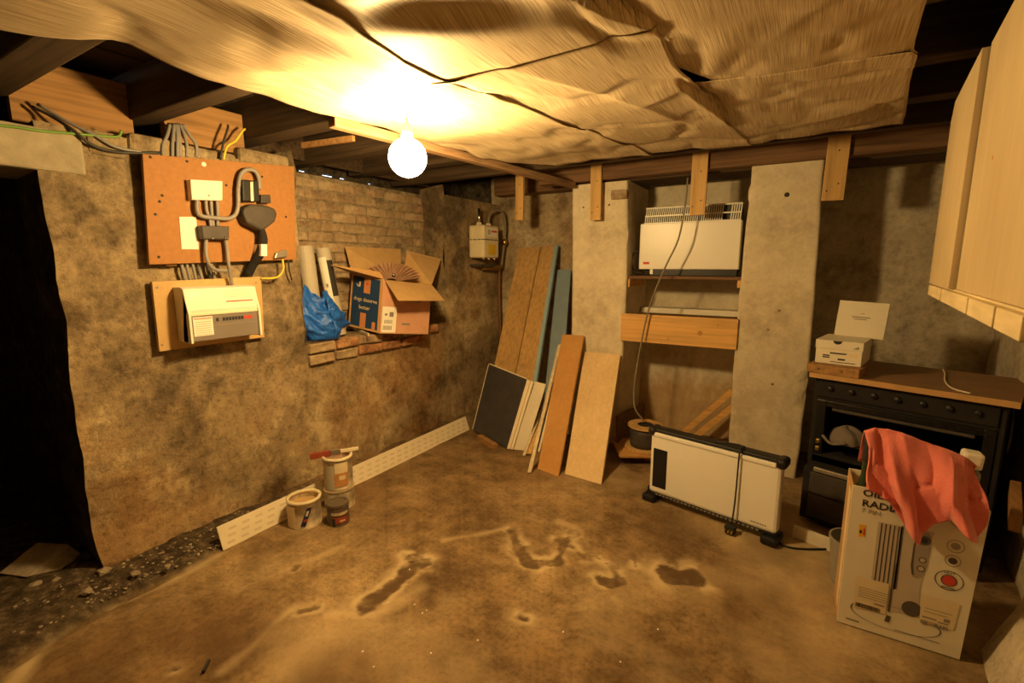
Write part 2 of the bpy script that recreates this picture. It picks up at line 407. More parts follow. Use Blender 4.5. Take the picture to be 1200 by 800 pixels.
def text(name, body, origin, ux, uy, size, mat, parent, align='LEFT', lift=0.0012, bold=0.0, squeeze=1.0):
    cu = bpy.data.curves.new('tmp_text', 'FONT'); cu.body = body; cu.size = 1.0; cu.align_x = align
    cu.resolution_u = 2; cu.offset = bold
    to = bpy.data.objects.new('tmp_text', cu); COL.objects.link(to)
    dg = bpy.context.evaluated_depsgraph_get(); dg.update()
    me = bpy.data.meshes.new_from_object(to.evaluated_get(dg))
    ux = Vector(ux).normalized(); uy = Vector(uy).normalized(); n = ux.cross(uy)
    mb = MB()
    mb.add([Vector(origin)+ux*(v.co.x*size*squeeze)+uy*(v.co.y*size)+n*lift for v in me.vertices], [tuple(p.vertices) for p in me.polygons])
    COL.objects.unlink(to); bpy.data.objects.remove(to); bpy.data.curves.remove(cu); bpy.data.meshes.remove(me)
    return build(name, mb, mat, parent)
def patch(name, origin, ux, uy, x0, x1, y0, y1, mat, parent, lift=0.0008, thick=0.0006):
    """thin printed patch or sticker lying on a face: real flat print on that face"""
    ux = Vector(ux).normalized(); uy = Vector(uy).normalized(); n = ux.cross(uy); o = Vector(origin)+n*lift
    return build(name, MB().slab([o+ux*x0+uy*y0, o+ux*x1+uy*y0, o+ux*x1+uy*y1, o+ux*x0+uy*y1], thick), mat, parent)
def strips(name, origin, ux, uy, rects, mat, parent, lift=0.001, thick=0.0006):
    ux = Vector(ux).normalized(); uy = Vector(uy).normalized(); n = ux.cross(uy); o = Vector(origin)+n*lift; mb = MB()
    for (x0, x1, y0, y1) in rects:
        mb.slab([o+ux*x0+uy*y0, o+ux*x1+uy*y0, o+ux*x1+uy*y1, o+ux*x0+uy*y1], thick)
    o = build(name, mb, mat, parent)
    if len(rects) > 1: o['kind'] = 'stuff'
    return o
def disc(name, origin, ux, uy, cx, cy, r, mat, parent, lift=0.001, r_in=0.0, sy=1.0, n=28):
    ux = Vector(ux).normalized(); uy = Vector(uy).normalized(); nn = ux.cross(uy); o = Vector(origin)+nn*lift
    mb = MB(); ring = [o+ux*(cx+r*math.cos(2*PI*k/n))+uy*(cy+r*sy*math.sin(2*PI*k/n)) for k in range(n)]
    if r_in > 0:
        inn = [o+ux*(cx+r_in*math.cos(2*PI*k/n))+uy*(cy+r_in*sy*math.sin(2*PI*k/n)) for k in range(n)]
        mb.add(ring+inn, [(k, (k+1) % n, n+(k+1) % n, n+k) for k in range(n)])
    else:
        mb.add(ring, [tuple(range(n))])
    return build(name, mb, mat, parent)

X, Y, Z = Vector((1, 0, 0)), Vector((0, 1, 0)), Vector((0, 0, 1))

# ================================================================== STRUCTURE
XL, YB = -2.80, 4.40
DOOR_Y, DOOR_Z = 0.785, 1.90
NY0, NY1, NZ, NX = 1.985, 3.46, 0.985, -3.14
TOPZ = 2.13

# ---- floor (one grid with mapped damp marks)
def seg_d(px, py, a, b_):
    ax, ay = a; bx, by = b_; dx, dy = bx-ax, by-ay; L = dx*dx+dy*dy+1e-9
    t = np.clip(((px-ax)*dx+(py-ay)*dy)/L, 0, 1); return np.hypot(px-ax-t*dx, py-ay-t*dy)
def fl(x, y): p = on_z(x, y); return (p.x, p.y)
nx, ny = 460, 590
gx = np.linspace(-3.25, 1.3, nx); gy = np.linspace(-1.25, 4.6, ny)
GX, GY = np.meshgrid(gx, gy, indexing='ij')
wob = 0.05*fbm(GX*6, GY*6, 3, 4)
damp = np.zeros_like(GX); pale = np.zeros_like(GX)
def stain(pts, r, strength=0.9, rim=0.07):
    global damp, pale
    d = np.full_like(GX, 9.0)
    for a, b_ in zip(pts[:-1], pts[1:]): d = np.minimum(d, seg_d(GX, GY, fl(*a), fl(*b_)))
    d = d + (wob*1.5+0.05*fbm(GX*17, GY*17, 4, 3))*min(1, r/0.03)
    damp = np.maximum(damp, strength*np.clip(0.86+1.5*fbm(GX*24, GY*24, 14, 4), 0.4, 1)*np.clip((r-d)/0.022+0.5, 0, 1))
    q = np.clip((d-r)/rim, 0, 1); pale = np.maximum(pale, 1.0*np.where(d > r-0.006, (1-q)**1.6, 0)*np.clip(0.72+5.0*fbm(GX*13, GY*13, 11, 6), 0.08, 1))
stain([(484, 652), (492, 660)], 0.050); stain([(484, 660), (462, 685), (430, 710)], 0.042); stain([(478, 650), (482, 655)], 0.03)
stain([(597, 621), (606, 640), (620, 660), (653, 657), (661, 637), (668, 624)], 0.026, 0.8, 0.06)
stain([(655, 632), (675, 626)], 0.022, 0.7); stain([(668, 638), (687, 654)], 0.020, 0.7)
stain([(702, 676), (716, 682), (728, 680), (722, 670)], 0.030, 0.9)
stain([(786, 674), (810, 677)], 0.068, 0.9, 0.15)
stain([(611, 724), (617, 724)], 0.026, 0.9); stain([(205, 783), (207, 784)], 0.014, 0.9, 0.04)
stain([(700, 652), (712, 660)], 0.02, 0.35); stain([(742, 650), (745, 662)], 0.02, 0.4)
stain([(346, 651), (352, 648)], 0.022, 0.7, 0.02); stain([(345, 668), (348, 664)], 0.014, 0.7, 0.02)

stain([(352, 716), (372, 712)], 0.014, 0.6, 0.05)
def pale_line(pts, r, s):
    global pale
    d = np.full_like(GX, 9.0)
    for a, b_ in zip(pts[:-1], pts[1:]): d = np.minimum(d, seg_d(GX, GY, fl(*a), fl(*b_)))
    d = d+wob*1.2
    pale = np.maximum(pale, s*np.clip(1-d/r, 0, 1)*(0.4+1.3*np.clip(fbm(GX*12, GY*12, 12)+0.5, 0, 1)))
pale_line([(18, 798), (60, 745), (100, 715), (160, 700), (200, 680), (255, 650)], 0.045, 0.8)
pale_line([(262, 784), (292, 760), (322, 730), (345, 712)], 0.04, 0.55)
pale_line([(390, 720), (440, 720), (490, 690)], 0.07, 0.5)
pale_line([(520, 632), (560, 626), (596, 618)], 0.035, 0.5); pale_line([(655, 610), (680, 620), (690, 640)], 0.03, 0.4)
pale_line([(280, 690), (330, 670), (400, 640)], 0.04, 0.4); pale_line([(720, 700), (725, 706)], 0.035, 0.5)
pale = np.maximum(pale, 0.55*np.clip(fbm(GX*1.6+3, GY*1.6, 21, 5)*4-0.25, 0, 1))
damp = np.maximum(damp, 0.45*np.clip(fbm(GX*2.2+1, GY*2.2, 31, 6)*5-0.3, 0, 1))
damp = np.maximum(damp, 0.5*np.clip(fbm(GX*5+1, GY*5, 33, 5)*5-0.2, 0, 1)*np.clip(1-np.hypot(GX+0.3, (GY-2.6)*1.2)/0.75, 0, 1)*1.6)
edge_x = -2.52 + 0.05*fbm(GX*0+2, GY*3, 8) + 0.22*np.clip(0.75-GY, 0, 0.6)
earth = np.clip((edge_x-GX)/0.05, 0, 1)*np.clip((2.6-GY)/1.2, 0.25, 1)*0.9
mound = np.clip((edge_x-GX)/0.25, 0, 1)*0.05
GZ = 0.012*fbm(GX*1.7, GY*1.7, 41)*1.0 - 0.006*damp + mound*(0.6+0.8*(fbm(GX*9, GY*9, 17)+0.5)) - 0.028*np.exp(-((GX-edge_x+0.02)/0.03)**2)*np.clip((1.4-GY)/0.6, 0, 1)
fv = np.stack([GX, GY, GZ], -1).reshape(-1, 3)
idx = np.arange(nx*ny).reshape(nx, ny)
fq = np.stack([idx[:-1, :-1], idx[1:, :-1], idx[1:, 1:], idx[:-1, 1:]], -1).reshape(-1, 4)
me = bpy.data.meshes.new('floor')
me.vertices.add(len(fv)); me.vertices.foreach_set('co', fv.ravel())
me.loops.add(fq.size); me.loops.foreach_set('vertex_index', fq.ravel().astype(np.int32))
me.polygons.add(len(fq)); me.polygons.foreach_set('loop_start', np.arange(0, fq.size, 4, dtype=np.int32))
me.update(); me.validate()
for nm, arr in (('damp', damp), ('pale', pale), ('earth', earth)):
    a = me.attributes.new(nm, 'FLOAT', 'POINT'); a.data.foreach_set('value', arr.ravel().astype(np.float32))
me.polygons.foreach_set('use_smooth', [True]*len(me.polygons))
me.materials.append(MAT['floor'])
floor = bpy.data.objects.new('floor', me); COL.objects.link(floor); struct(floor, 'stained bare concrete floor with dark damp patches')
ROOT['floor'] = Matrix.Identity(4)

# ---- left wall
def wl_disp(y, z):
    return float(0.030*fbm(y*1.3, z*1.3, 51, 3)+0.022*fbm(y*5, z*5, 55, 3)) + 0.11*max(0, 0.35-z)**1.3*(1 if y > 0.7 else 0)
def jag(z): return float(0.05*fbm(z*3.2+4, z*0+1.5, 61, 4))
def wall_patch(mb, y0, y1, z0, z1, step=0.03, e0=None, e1=None, top=None):
    nu = max(2, int((y1-y0)/step)); nv = max(2, int((z1-z0)/step))
    def fn(u, v):
        z = z0+(z1-z0)*v
        a = y0+(e0(z) if e0 else 0); b_ = y1+(e1(z) if e1 else 0); y = a+(b_-a)*u
        if top: z = z + (top(y) if v == 1 else 0)
        return (XL+wl_disp(y, z), y, z)
    mb.grid(fn, nu, nv, True)
mb = MB()
wall_patch(mb, DOOR_Y, NY0, -0.05, TOPZ-0.03, e0=jag)
wall_patch(mb, NY0, NY1, -0.05, NZ, top=lambda y: 0.0)
wall_patch(mb, NY1, YB+0.1, -0.05, TOPZ)
wall_patch(mb, -1.3, -0.15, -0.05, TOPZ)
nj = 60
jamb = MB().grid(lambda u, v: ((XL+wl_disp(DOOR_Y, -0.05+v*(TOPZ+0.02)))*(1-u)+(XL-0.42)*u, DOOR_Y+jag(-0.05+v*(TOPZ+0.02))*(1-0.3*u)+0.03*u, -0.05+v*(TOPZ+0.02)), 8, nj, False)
for yy, fl_ in ((NY0, False), (NY1, True)):     # niche reveals
    mb.grid(lambda u, v: ((XL+wl_disp(yy, NZ-0.02+v*(TOPZ-NZ+0.1)))*(1-u)+(NX-0.03)*u + 0.01*math.sin(9*v+5*u), yy+(0.10*u if yy > 3 else -0.02*u)+0.012*math.sin(23*v+3*u), NZ-0.02+v*(TOPZ-NZ+0.1)), 8, 24, fl_)
mb.grid(lambda u, v: ((XL+wl_disp(NY0+(NY1-NY0)*v, NZ))*(1-u)+(NX-0.02)*u, NY0-0.02+(NY1+0.14-NY0)*v, NZ-0.004+0.01*math.sin(17*v+4*u)), 6, 40, False)
wall_left = struct(build('wall_left', mb, 'wall_left', smooth=True), 'rough patchy plastered stone wall carrying the electrics')

build('shaded_reveal', jamb, 'dirt', wall_left, smooth=True)  # jamb's shade painted in: dark material stands in for missing light
# niche back: mortar bed and single bricks
build('mortar_bed', MB().grid(lambda u, v: (NX+0.021, NY0-0.1+(NY1+0.35-NY0)*u, NZ-0.1+(2.155-NZ+0.1)*v), 4, 4, True), 'mortar', wall_left)
brick_meshes = []
def brick_mb(c, l, h, d, seed):
    r = random.Random(seed); mb = MB().box(c, (d, l, h)); j = 0.016 if seed >= 100 and d == 0.11 else 0.006
    for v in mb.v: v += Vector((r.uniform(-j, j)*.9, r.uniform(-j, j)*.6, r.uniform(-j, j)*.45))
    return mb
k = 0
proto = []
for row in range(15):
    z = NZ+0.045+row*0.076
    off = 0.0 if row % 2 == 0 else -0.115
    y = NY0-0.03+off
    while y < NY1+0.14:
        l = 0.215
        y0, y1 = max(y, NY0-0.05), min(y+l, NY1+0.16)
        if y1-y0 > 0.05:
            if len(proto) < 6 and (y1-y0) > 0.2:
                o = build('brick', brick_mb((NX+random.uniform(-.004, .006), (y0+y1)/2, z), y1-y0, 0.064, 0.06, k), 'brick', wall_left, bevel=0.006)
                proto.append((o, Vector((NX, (y0+y1)/2, z))))
            elif (y1-y0) > 0.2 and proto:
                src, c0 = random.choice(proto); o = src.copy(); COL.objects.link(o); o.parent = wall_left
                o.location = Vector((NX+random.uniform(-.007, .007), (y0+y1)/2, z))-c0
            else:
                build('brick', brick_mb((NX, (y0+y1)/2, z), y1-y0, 0.064, 0.06, k), 'brick', wall_left, bevel=0.006)
            k += 1
        y += 0.226
# two broken courses under the ledge
for row, (za, ya, yb) in enumerate(((0.947, NY0+0.015, 3.36), (0.868, NY0+0.02, 3.15))):
    y = ya
    while y < yb-0.06:
        l = random.uniform(0.19, 0.23); y1 = min(y+l, yb)
        px_ = XL+wl_disp((y+y1)/2, za)-0.035+random.uniform(0.002, 0.016)
        build('brick', brick_mb((px_, (y+y1)/2, za+0.012*(y-2)/1.3), y1-y-0.009, 0.066, 0.11, 100+k), 'brick_red' if random.random() < .55 else 'brick', wall_left, bevel=0.009)
        k += 1; y = y1+0.006
# rubble stones showing through the plaster near the doorway
# lintel
build('lintel', MB().span((XL-0.40, -0.4, DOOR_Z), (XL+0.012, 0.935, 2.075)), 'lintel', wall_left, bevel=0.012)
# wall head rubble between lintel and joists
for (y0, y1, z0, z1) in ((0.95, 1.10, 2.0, 2.11), (1.11, 1.3, 2.02, 2.13), (1.32, 1.62, 2.04, 2.12), (1.64, 1.96, 2.07, 2.17)):
    build('stone', brick_mb((XL-0.10, (y0+y1)/2, (z0+z1)/2), y1-y0, z1-z0, 0.22, int(y0*100)), 'wall_left', wall_left, bevel=0.02)

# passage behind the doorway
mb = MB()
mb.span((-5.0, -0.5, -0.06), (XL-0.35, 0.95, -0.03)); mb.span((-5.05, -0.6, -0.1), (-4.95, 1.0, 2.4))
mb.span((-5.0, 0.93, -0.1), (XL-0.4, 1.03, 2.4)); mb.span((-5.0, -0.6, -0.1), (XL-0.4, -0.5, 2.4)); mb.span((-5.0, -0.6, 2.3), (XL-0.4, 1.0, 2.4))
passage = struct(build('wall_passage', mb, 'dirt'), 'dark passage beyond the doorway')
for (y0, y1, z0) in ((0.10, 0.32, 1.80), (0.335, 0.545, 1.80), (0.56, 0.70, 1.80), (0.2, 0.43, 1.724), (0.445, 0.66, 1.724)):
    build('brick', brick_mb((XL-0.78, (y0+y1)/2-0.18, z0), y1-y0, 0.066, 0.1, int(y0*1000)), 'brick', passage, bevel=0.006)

# ---- back wall, piers, right wall, near wall
def wb_disp(x, z): return float(0.03*fbm(x*1.5, z*1.5, 71, 3)+0.014*fbm(x*6, z*6, 72, 3))
mb = MB().grid(lambda u, v: (XL-0.1+(0.98)*u, YB-wb_disp(XL+u, v*2.3), -0.05+2.5*v), 34, 80, False)
wall_back = struct(build('wall_back', mb, 'wall_back', smooth=True), 'mottled limewashed back wall of the left alcove')
mb = MB().grid(lambda u, v: (-1.75+(1.70)*u, YB-wb_disp(-1.7+1.7*u, v*2.3), -0.05+2.5*v), 56, 80, False)
o = build('wall_recess', mb, 'wall_pale', smooth=True); struct(o, 'whitewashed back of the recess between the piers')
mb = MB().grid(lambda u, v: (-0.08+(1.40)*u, YB-wb_disp(u*1.4, v*2.3), -0.05+2.5*v), 48, 80, False)
struct(build('wall_back_right', mb, 'wall_right', smooth=True), 'grey limewashed back wall behind the cooker')

def pier(x0, x1, z1, name, lab, seed, chips):
    mb = MB(); yf = 3.80
    def edge(x, z, s):
        return s*float(0.016*fbm(z*4+seed, z*0+2.2, seed, 4))
    xl = lambda z: x0+edge(x0, z, 1)+0.012*math.sin(z*2+seed); xr = lambda z: x1+edge(x1, z, -1)+0.012*math.sin(z*2.3+seed*2)
    r = 0.014
    def fn(u, v):
        z = -0.05+(z1+0.05)*v; a, b_ = xl(z), xr(z)
        L1 = YB-yf+0.05; W = b_-a; T = 2*L1+W; d = u*T
        if d < L1-r: p = (a, YB+0.05-d*(1.0), z)
        elif d < L1+r:
            t = (d-L1+r)/(2*r)*PI/2; p = (a+r-r*math.cos(t), yf+r-r*math.sin(t), z)
        elif d < L1+W-r: p = (a+(d-L1), yf, z)
        elif d < L1+W+r:
            t = (d-L1-W+r)/(2*r)*PI/2; p = (b_-r+r*math.sin(t), yf+r-r*math.cos(t), z)
        else: p = (b_, yf+(d-L1-W), z)
        n = float(0.014*fbm(p[0]*4+p[1]*3+seed, z*4, seed+3, 4))
        for (cz, cr, side) in chips:
            dd = math.hypot((p[0]-(a if side < 0 else b_)), (p[1]-yf))
            if dd < cr and abs(z-cz) < cr: n -= 0.02*(1-dd/cr)
        return (p[0]+ (n if p[1] > yf+0.02 and d < L1 else 0), p[1]-n if abs(p[1]-yf) < 0.02 else p[1], z)
    mb.grid(fn, 110, 70, False)
    mb.add([(x0-.0, yf+0.01, z1), (x1, yf+0.01, z1), (x1, YB, z1), (x0, YB, z1)], [(0, 1, 2, 3)])
    return struct(build(name, mb, 'pier', smooth=True), lab)
pier_l = pier(-1.695, -1.222, 2.16, 'pillar', 'pale limewashed brick pier left of the recess', 81, [(1.75, .05, 1)])
pier_r = pier(-0.368, 0.083, 2.19, 'pillar', 'pale limewashed brick pier right of the recess', 91, [(0.72, .06, 1), (0.6, .05, 1), (2.0, .05, -1)])
# the broken brick corner on top of the left pier and nail holes
build('brick', brick_mb((-1.29, 3.83, 2.055), 0.11, 0.075, 0.13, 5), 'brick', pier_l, bevel=0.01)
for (px_, py_) in ((684, 243), (714, 240)):
    p = on_y(px_, py_, 3.80); build('nail_hole', MB().lathe([(0.009, -0.004), (0.007, 0.006)], p, 8, Matrix.Rotation(PI/2, 3, 'X')), 'ink', pier_l)
for (px_, py_, r_) in ((922, 228, 0.016), (913, 364, 0.009), (900, 386, 0.008), (905, 450, 0.008)):
    p = on_y(px_, py_, 3.797); build('nail_hole', MB().lathe([(r_, -0.002), (r_*0.7, 0.006)], p, 8, Matrix.Rotation(PI/2, 3, 'X')), 'ink' if r_ > .01 else 'brick_red', pier_r)

def wr_x(y, z):
    x = 0.70+0.10*(y-0.0)+0.0*z
    b_ = max(0, 0.75-z)
    return x - 0.29*b_**1.2*min(1.0, max(0.0, (2.75-y)/0.35)) + float(0.045*fbm(y*1.8, z*1.8, 101, 3)+0.018*fbm(y*7, z*7, 103, 3))
mb = MB().grid(lambda u, v: (wr_x(-1.3+5.9*u, -0.05+2.4*v), -1.3+5.9*u, -0.05+2.4*v), 150, 60, False)
struct(build('wall_right', mb, 'wall_right', smooth=True), 'rough grey limewashed wall battered out at its foot')
struct(build('wall_front', MB().span((-3.3, -1.4, -0.1), (1.6, -1.25, 2.5)), 'dirt'), 'wall behind the viewer')

# added, unseen outer shell that keeps daylight out except at one slot high in the niche
mb = MB()
SX = -3.36
mb.span((SX-0.1, -0.62, -0.2), (SX, -0.6, 2.6))
mb.span((SX-0.05, 1.0, -0.2), (SX, 4.9, 2.185)); mb.span((SX-0.05, 1.0, 2.245), (SX, 4.9, 2.75))
SZ = 2.221
yy = 1.0
for (a_, b_) in ((2.37, 2.39), (2.43, 2.51), (2.64, 2.77), (2.81, 2.89), (2.91, 2.925), (3.06, 3.08), (3.12, 3.18), (9, 9)):
    b0 = min(a_, 4.9); mb.span((SX-0.05, yy, 2.185), (SX, b0, 2.245)); mb.span((SX-0.05, b0, 2.185), (SX, min(b_, 4.9), SZ-.006)); mb.span((SX-0.05, b0, SZ+.008), (SX, min(b_, 4.9), 2.245)); yy = b_
mb.span((SX-0.05, -1.5, -0.2), (SX, -0.55, 2.75))
mb.span((SX-0.05, 4.6, -0.2), (1.9, 4.7, 2.75)); mb.span((1.5, -1.5, -0.2), (1.6, 4.7, 2.75)); mb.span((SX-0.05, -1.55, -0.2), (1.6, -1.45, 2.75))
mb.span((-5.2, -1.6, 2.62), (1.7, 4.8, 2.75)); mb.span((-5.2, -1.6, -0.3), (1.7, 4.8, -0.2))
struct(build('daylight_shell', mb, 'dirt'), 'unseen shell added around the cellar to block daylight')

# ---- ceiling: dark floorboards, joists, trimmers
ceiling = struct(build('ceiling', MB().span((-3.3, -1.4, 2.46), (1.5, 4.55, 2.49)), 'boards'), 'dark underside of the floor above')
x = -3.2
while x < 1.4:
    build('floorboard', MB().span((x, -1.3, 2.435+random.uniform(0, .006)), (x+0.158, 4.5, 2.458)), 'boards', ceiling); x += 0.166
JOISTS = [(-0.62, 0.10), (-0.17, 0.10), (0.28, 0.10), (0.685, 0.115), (1.235, 0.105), (1.775, 0.12), (2.32, 0.10), (2.86, 0.10), (3.32, 0.09)]
for (y, w) in JOISTS:
    j = MB().span((-3.25, y-w/2, 2.215), (1.3, y+w/2, 2.44))
    for v in j.v: v += Vector((0, random.uniform(-.012, .012), random.uniform(-.012, .012)))
    build('joist', j, 'joist', ceiling, bevel=0.006)
# header timbers standing on the wall head between the joists
build('header_timber', MB().span((XL-0.16, 0.75, 2.11), (XL-0.12, 1.19, 2.38)), 'header', ceiling)
build('header_timber', MB().span((XL-0.10, 1.30, 2.14), (XL-0.05, 1.71, 2.36)), 'header', ceiling)
build('header_timber', MB().span((XL-0.30, 1.84, 2.23), (XL-0.27, 3.6, 2.42)), 'joist', ceiling)
# main beam at the back and rough packing over the piers
bm_ = MB().span((-1.99, 3.742, 2.175), (0.95, 3.86, 2.42)); build('beam', bm_, 'beam', ceiling, bevel=0.01)
build('wall_plate', MB().span((-2.75, 4.22, 2.20), (1.25, 4.36, 2.36)), 'beam', ceiling, bevel=0.01)
build('wall_plate', MB().span((-1.75, 3.87, 2.165), (1.2, 4.2, 2.26)), 'joist', ceiling, bevel=0.012)
build('batten', MB().bar((-1.90, 1.56, 2.150), (-1.665, 3.74, 2.150), 0.055, 0.045, X), 'joist_y', ceiling, bevel=0.004)
build('batten', MB().bar((-2.62, 1.93, 2.21), (-2.2, 1.95, 2.20), 0.03, 0.02, Z), 'header', ceiling)

# pipe high on the back wall of the alcove
tag(build('copper_pipe', MB().tube([(-2.74, 4.345, 2.262), (-2.2, 4.345, 2.247), (-1.72, 4.345, 2.232)], 0.013, 10), 'copper', smooth=True), 'thin copper pipe running high along the back wall of the left alcove', 'pipe')

# ================================================================== CEILING LINING (vinyl wall covering stapled under the joists)
def lerp_pts(pts):
    ys = [p[0] for p in pts]; xs = [p[1] for p in pts]
    return lambda y: float(np.interp(y, ys, xs))
edgeL = lerp_pts([(-1.0, -2.15), (.52, -2.0), (.74, -1.80), (1.11, -1.87), (1.56, -1.83), (2.1, -1.79), (2.51, -1.74), (2.8, -1.60), (3.02, -1.40)])
seam1 = lerp_pts([(-1.0, -1.12), (.6, -1.17), (.95, -1.15), (1.27, -1.225), (1.62, -1.19), (1.94, -1.08), (2.5, -.98), (2.76, -.925), (3.05, -.88)])
seam2 = lerp_pts([(1.3, -.44), (1.7, -.448), (1.92, -.43), (2.43, -.39), (2.9, -.345), (3.05, -.33)])
edgeR = lerp_pts([(-1.0, .10), (1.5, .205), (1.9, .228), (1.97, .235), (2.0, .250), (2.3, .275), (2.72, .325), (3.0, .35)])
HOLLOWS = [(-.85, 1.10, .050, .26, .085, .5), (-1.02, .80, .045, .22, .07, .7), (-1.30, .85, .055, .08, .42, -.1)]
# folds: ridge lines (x, y) to (x, y), height, width on the steep side, width on the soft side
FOLDS = [((-.64, 1.06), (-.43, 1.42), .060, .004, .085), ((-.42, 1.96), (-.355, 2.36), .050, .004, .05), ((-.90, 1.45), (-.62, 2.08), -.016, .030, .16), ((-.62, 2.08), (-.44, 1.95), -.014, .03, .12), ((-.62, 2.08), (-.50, 2.50), -.014, .14, .03), ((-1.62, 1.02), (-1.46, 1.16), -.016, .025, .09),
         ((-.30, 1.86), (.16, 1.93), -.010, .03, .14), ((-.02, 2.68), (.32, 2.42), -.016, .03, .12), ((-.40, 1.30), (.10, 1.15), -.014, .03, .18), ((-1.10, 1.95), (-.80, 2.62), -.010, .03, .14),
         ((-.95, 2.30), (-.78, 2.36), -.014, .03, .08), ((-.15, 1.72), (.08, 1.40), -.010, .03, .16), ((-1.40, 1.9), (-1.15, 2.75), -.008, .03, .12)]
def sheet_z(x, y):
    z = 2.150 + 0.007*math.cos((y-1.235)*2*PI/0.54) * (0.6+0.4*math.sin(x*3))
    z += 0.030*float(fbm(x*1.3+5, y*1.1, 111, 2))
    n = abs(float(fbm(x*2.4+0.7*y, y*2.2-0.5*x, 117, 3))); z += 0.012*max(0, 0.10-n)/0.10
    for (cx, cy, a, rx, ry, rot) in HOLLOWS:
        dx, dy = x-cx, y-cy; c, s_ = math.cos(rot), math.sin(rot)
        u, w = (dx*c+dy*s_)/rx, (-dx*s_+dy*c)/ry; q = u*u+w*w
        if q < 6: z += a*math.exp(-q**1.5)
    for (p, q_, a, w0, w1) in FOLDS:
        dx, dy = q_[0]-p[0], q_[1]-p[1]; L = math.hypot(dx, dy); t = ((x-p[0])*dx+(y-p[1])*dy)/L; d = (-(x-p[0])*dy+(y-p[1])*dx)/L
        w = w0 if d > 0 else w1
        e = max(0.0, -t, t-L); f_ = math.exp(-abs(d)/w*1.2-(e/.09)**2)
        if f_ > .01: z += a*f_*(0.35+0.65*math.sin(PI*max(0, min(1, t/L))))
    return min(z, 2.192)
def sheet(name, x0f, x1f, y0f, y1f, off, lab, nu=70, nv=90, drops=()):
    def fn(u, v):
        xa = u
        yA = y0f(xa) if callable(y0f) else y0f; yB_ = y1f(xa) if callable(y1f) else y1f
        y = yA+(yB_-yA)*v; a, b_ = x0f(y), x1f(y); x = a+(b_-a)*u
        z = sheet_z(x, y)+off
        for (side, amt, wid, sd) in drops:
            d = {'x0': u*(b_-a), 'x1': (1-u)*(b_-a), 'y0': v*(yB_-yA), 'y1': (1-v)*(yB_-yA)}[side]
            t = (y if side[0] == 'x' else x)
            z -= amt*max(0, 1-d/wid)**2*max(0.0, 0.35+2.4*float(fbm(t*2.6, t*0+sd, sd, 3)))
        return (x, y, z)
    o = build(name, MB().grid(fn, nu, nv, True), 'vinyl', smooth=True, solid=0.002)
    return tag(o, lab, 'ceiling sheet', 'lengths of textured wall covering lining the ceiling')
sheet('vinyl_sheet', edgeL, lambda y: seam1(y)+0.05, -1.0, lambda u: 2.98+0.06*u, 0.000, 'long beige wall covering length along the left side of the ceiling, above the fuse board', 60, 130, (('x1', 0.016, 0.10, 5), ('x0', 0.008, 0.12, 6)))
sheet('vinyl_sheet', lambda y: seam1(y)-0.02, lambda y: seam2(y)+0.04, 1.46, 3.02, 0.003, 'crumpled beige wall covering piece in the middle of the ceiling, right behind the bulb', 60, 90, (('y0', 0.014, 0.09, 8), ('x1', 0.020, 0.10, 9)))
sheet('vinyl_sheet', lambda y: seam2(y)-0.01, edgeR, 1.955, lambda u: 3.02-0.05*u, 0.005, 'beige wall covering piece with a loose corner above the right pier', 50, 70, (('y0', 0.008, 0.08, 11), ('x1', 0.010, 0.1, 12)))
sheet('vinyl_sheet', lambda y: seam1(y)-0.03, edgeR, -1.0, lambda u: 1.50 if u < .50 else (1.50+(u-.50)/.08*.50 if u < .58 else 2.0), 0.007, 'large beige wall covering piece overhead nearest the viewer, with deep folds', 100, 130, ())

# ---- bulb
t = thing('pendant_bulb', (BULB[0], BULB[1], BULB[2]-BULB_R), 'bare lit bulb enlarged to the size of its glare, hanging under the ceiling lining', 'lamp')
prof = [(BULB_R*math.sin(a), -BULB_R*math.cos(a)) for a in [i*PI*0.90/16 for i in range(17)]]
prof[0] = (0.0, -BULB_R)
build('bulb', MB().lathe(prof+[(0.024, BULB_R*1.02)], BULB, 28, cap=False), 'bulb', t, smooth=True)
build('lamp_holder', MB().lathe([(0.020, 0.075), (0.024, 0.082), (0.024, 0.104), (0.021, 0.107), (0.021, 0.128), (0.012, 0.140)], BULB, 18), 'white_matt', t, smooth=True)
build('flex', MB().tube([Vector(BULB)+Vector((0, 0, .135)), Vector(BULB)+Vector((.004, 0, .20))], 0.005, 8), 'white_matt', t)
build('ceiling_hook', MB().tube([Vector(BULB)+Vector((-.05, .0, .172)), Vector(BULB)+Vector((0, 0, .168)), Vector(BULB)+Vector((.06, .03, .180))], 0.006, 8), 'white_matt', t)

# ================================================================== ELECTRICS ON THE LEFT WALL
FBX = -2.735
def fbp(x, y, lift=0.0): return on_x(x, y, FBX+lift)
t = thing('electrical_backboard', (FBX, 1.53, 1.52), 'orange chipboard panel with meter wiring fixed to the wall near the doorway', 'fuse board')
corners = [fbp(175, 310), fbp(347, 304), fbp(345, 195), fbp(167, 180)]
build('board', MB().slab(corners, 0.022), 'chipboard', t, bevel=0.002)
build('batten', MB().bar((FBX-0.045, 1.22, 1.50), (FBX-0.045, 1.22, 2.0), 0.05, 0.045, Y), 'header', t)
build('batten', MB().bar((FBX-0.045, 1.86, 1.54), (FBX-0.045, 1.86, 2.05), 0.05, 0.045, Y), 'header', t)
def face_box(name, quad, depth, mat, parent, bevel=0.004, base=None):
    q = [on_x(x, y, FBX+depth) for x, y in quad]; return build(name, MB().slab(q, depth-0.0005), mat, parent, bevel=bevel)
jb = face_box('junction_box', [(225, 234), (261, 235), (261, 212), (223, 210)], 0.045, 'white_matt', t)
label(jb, 'white junction box with four cables below')
face_box('screw', [(244, 230), (246, 230), (246, 228), (244, 228)], 0.047, 'ink_grey', jb, 0.0)
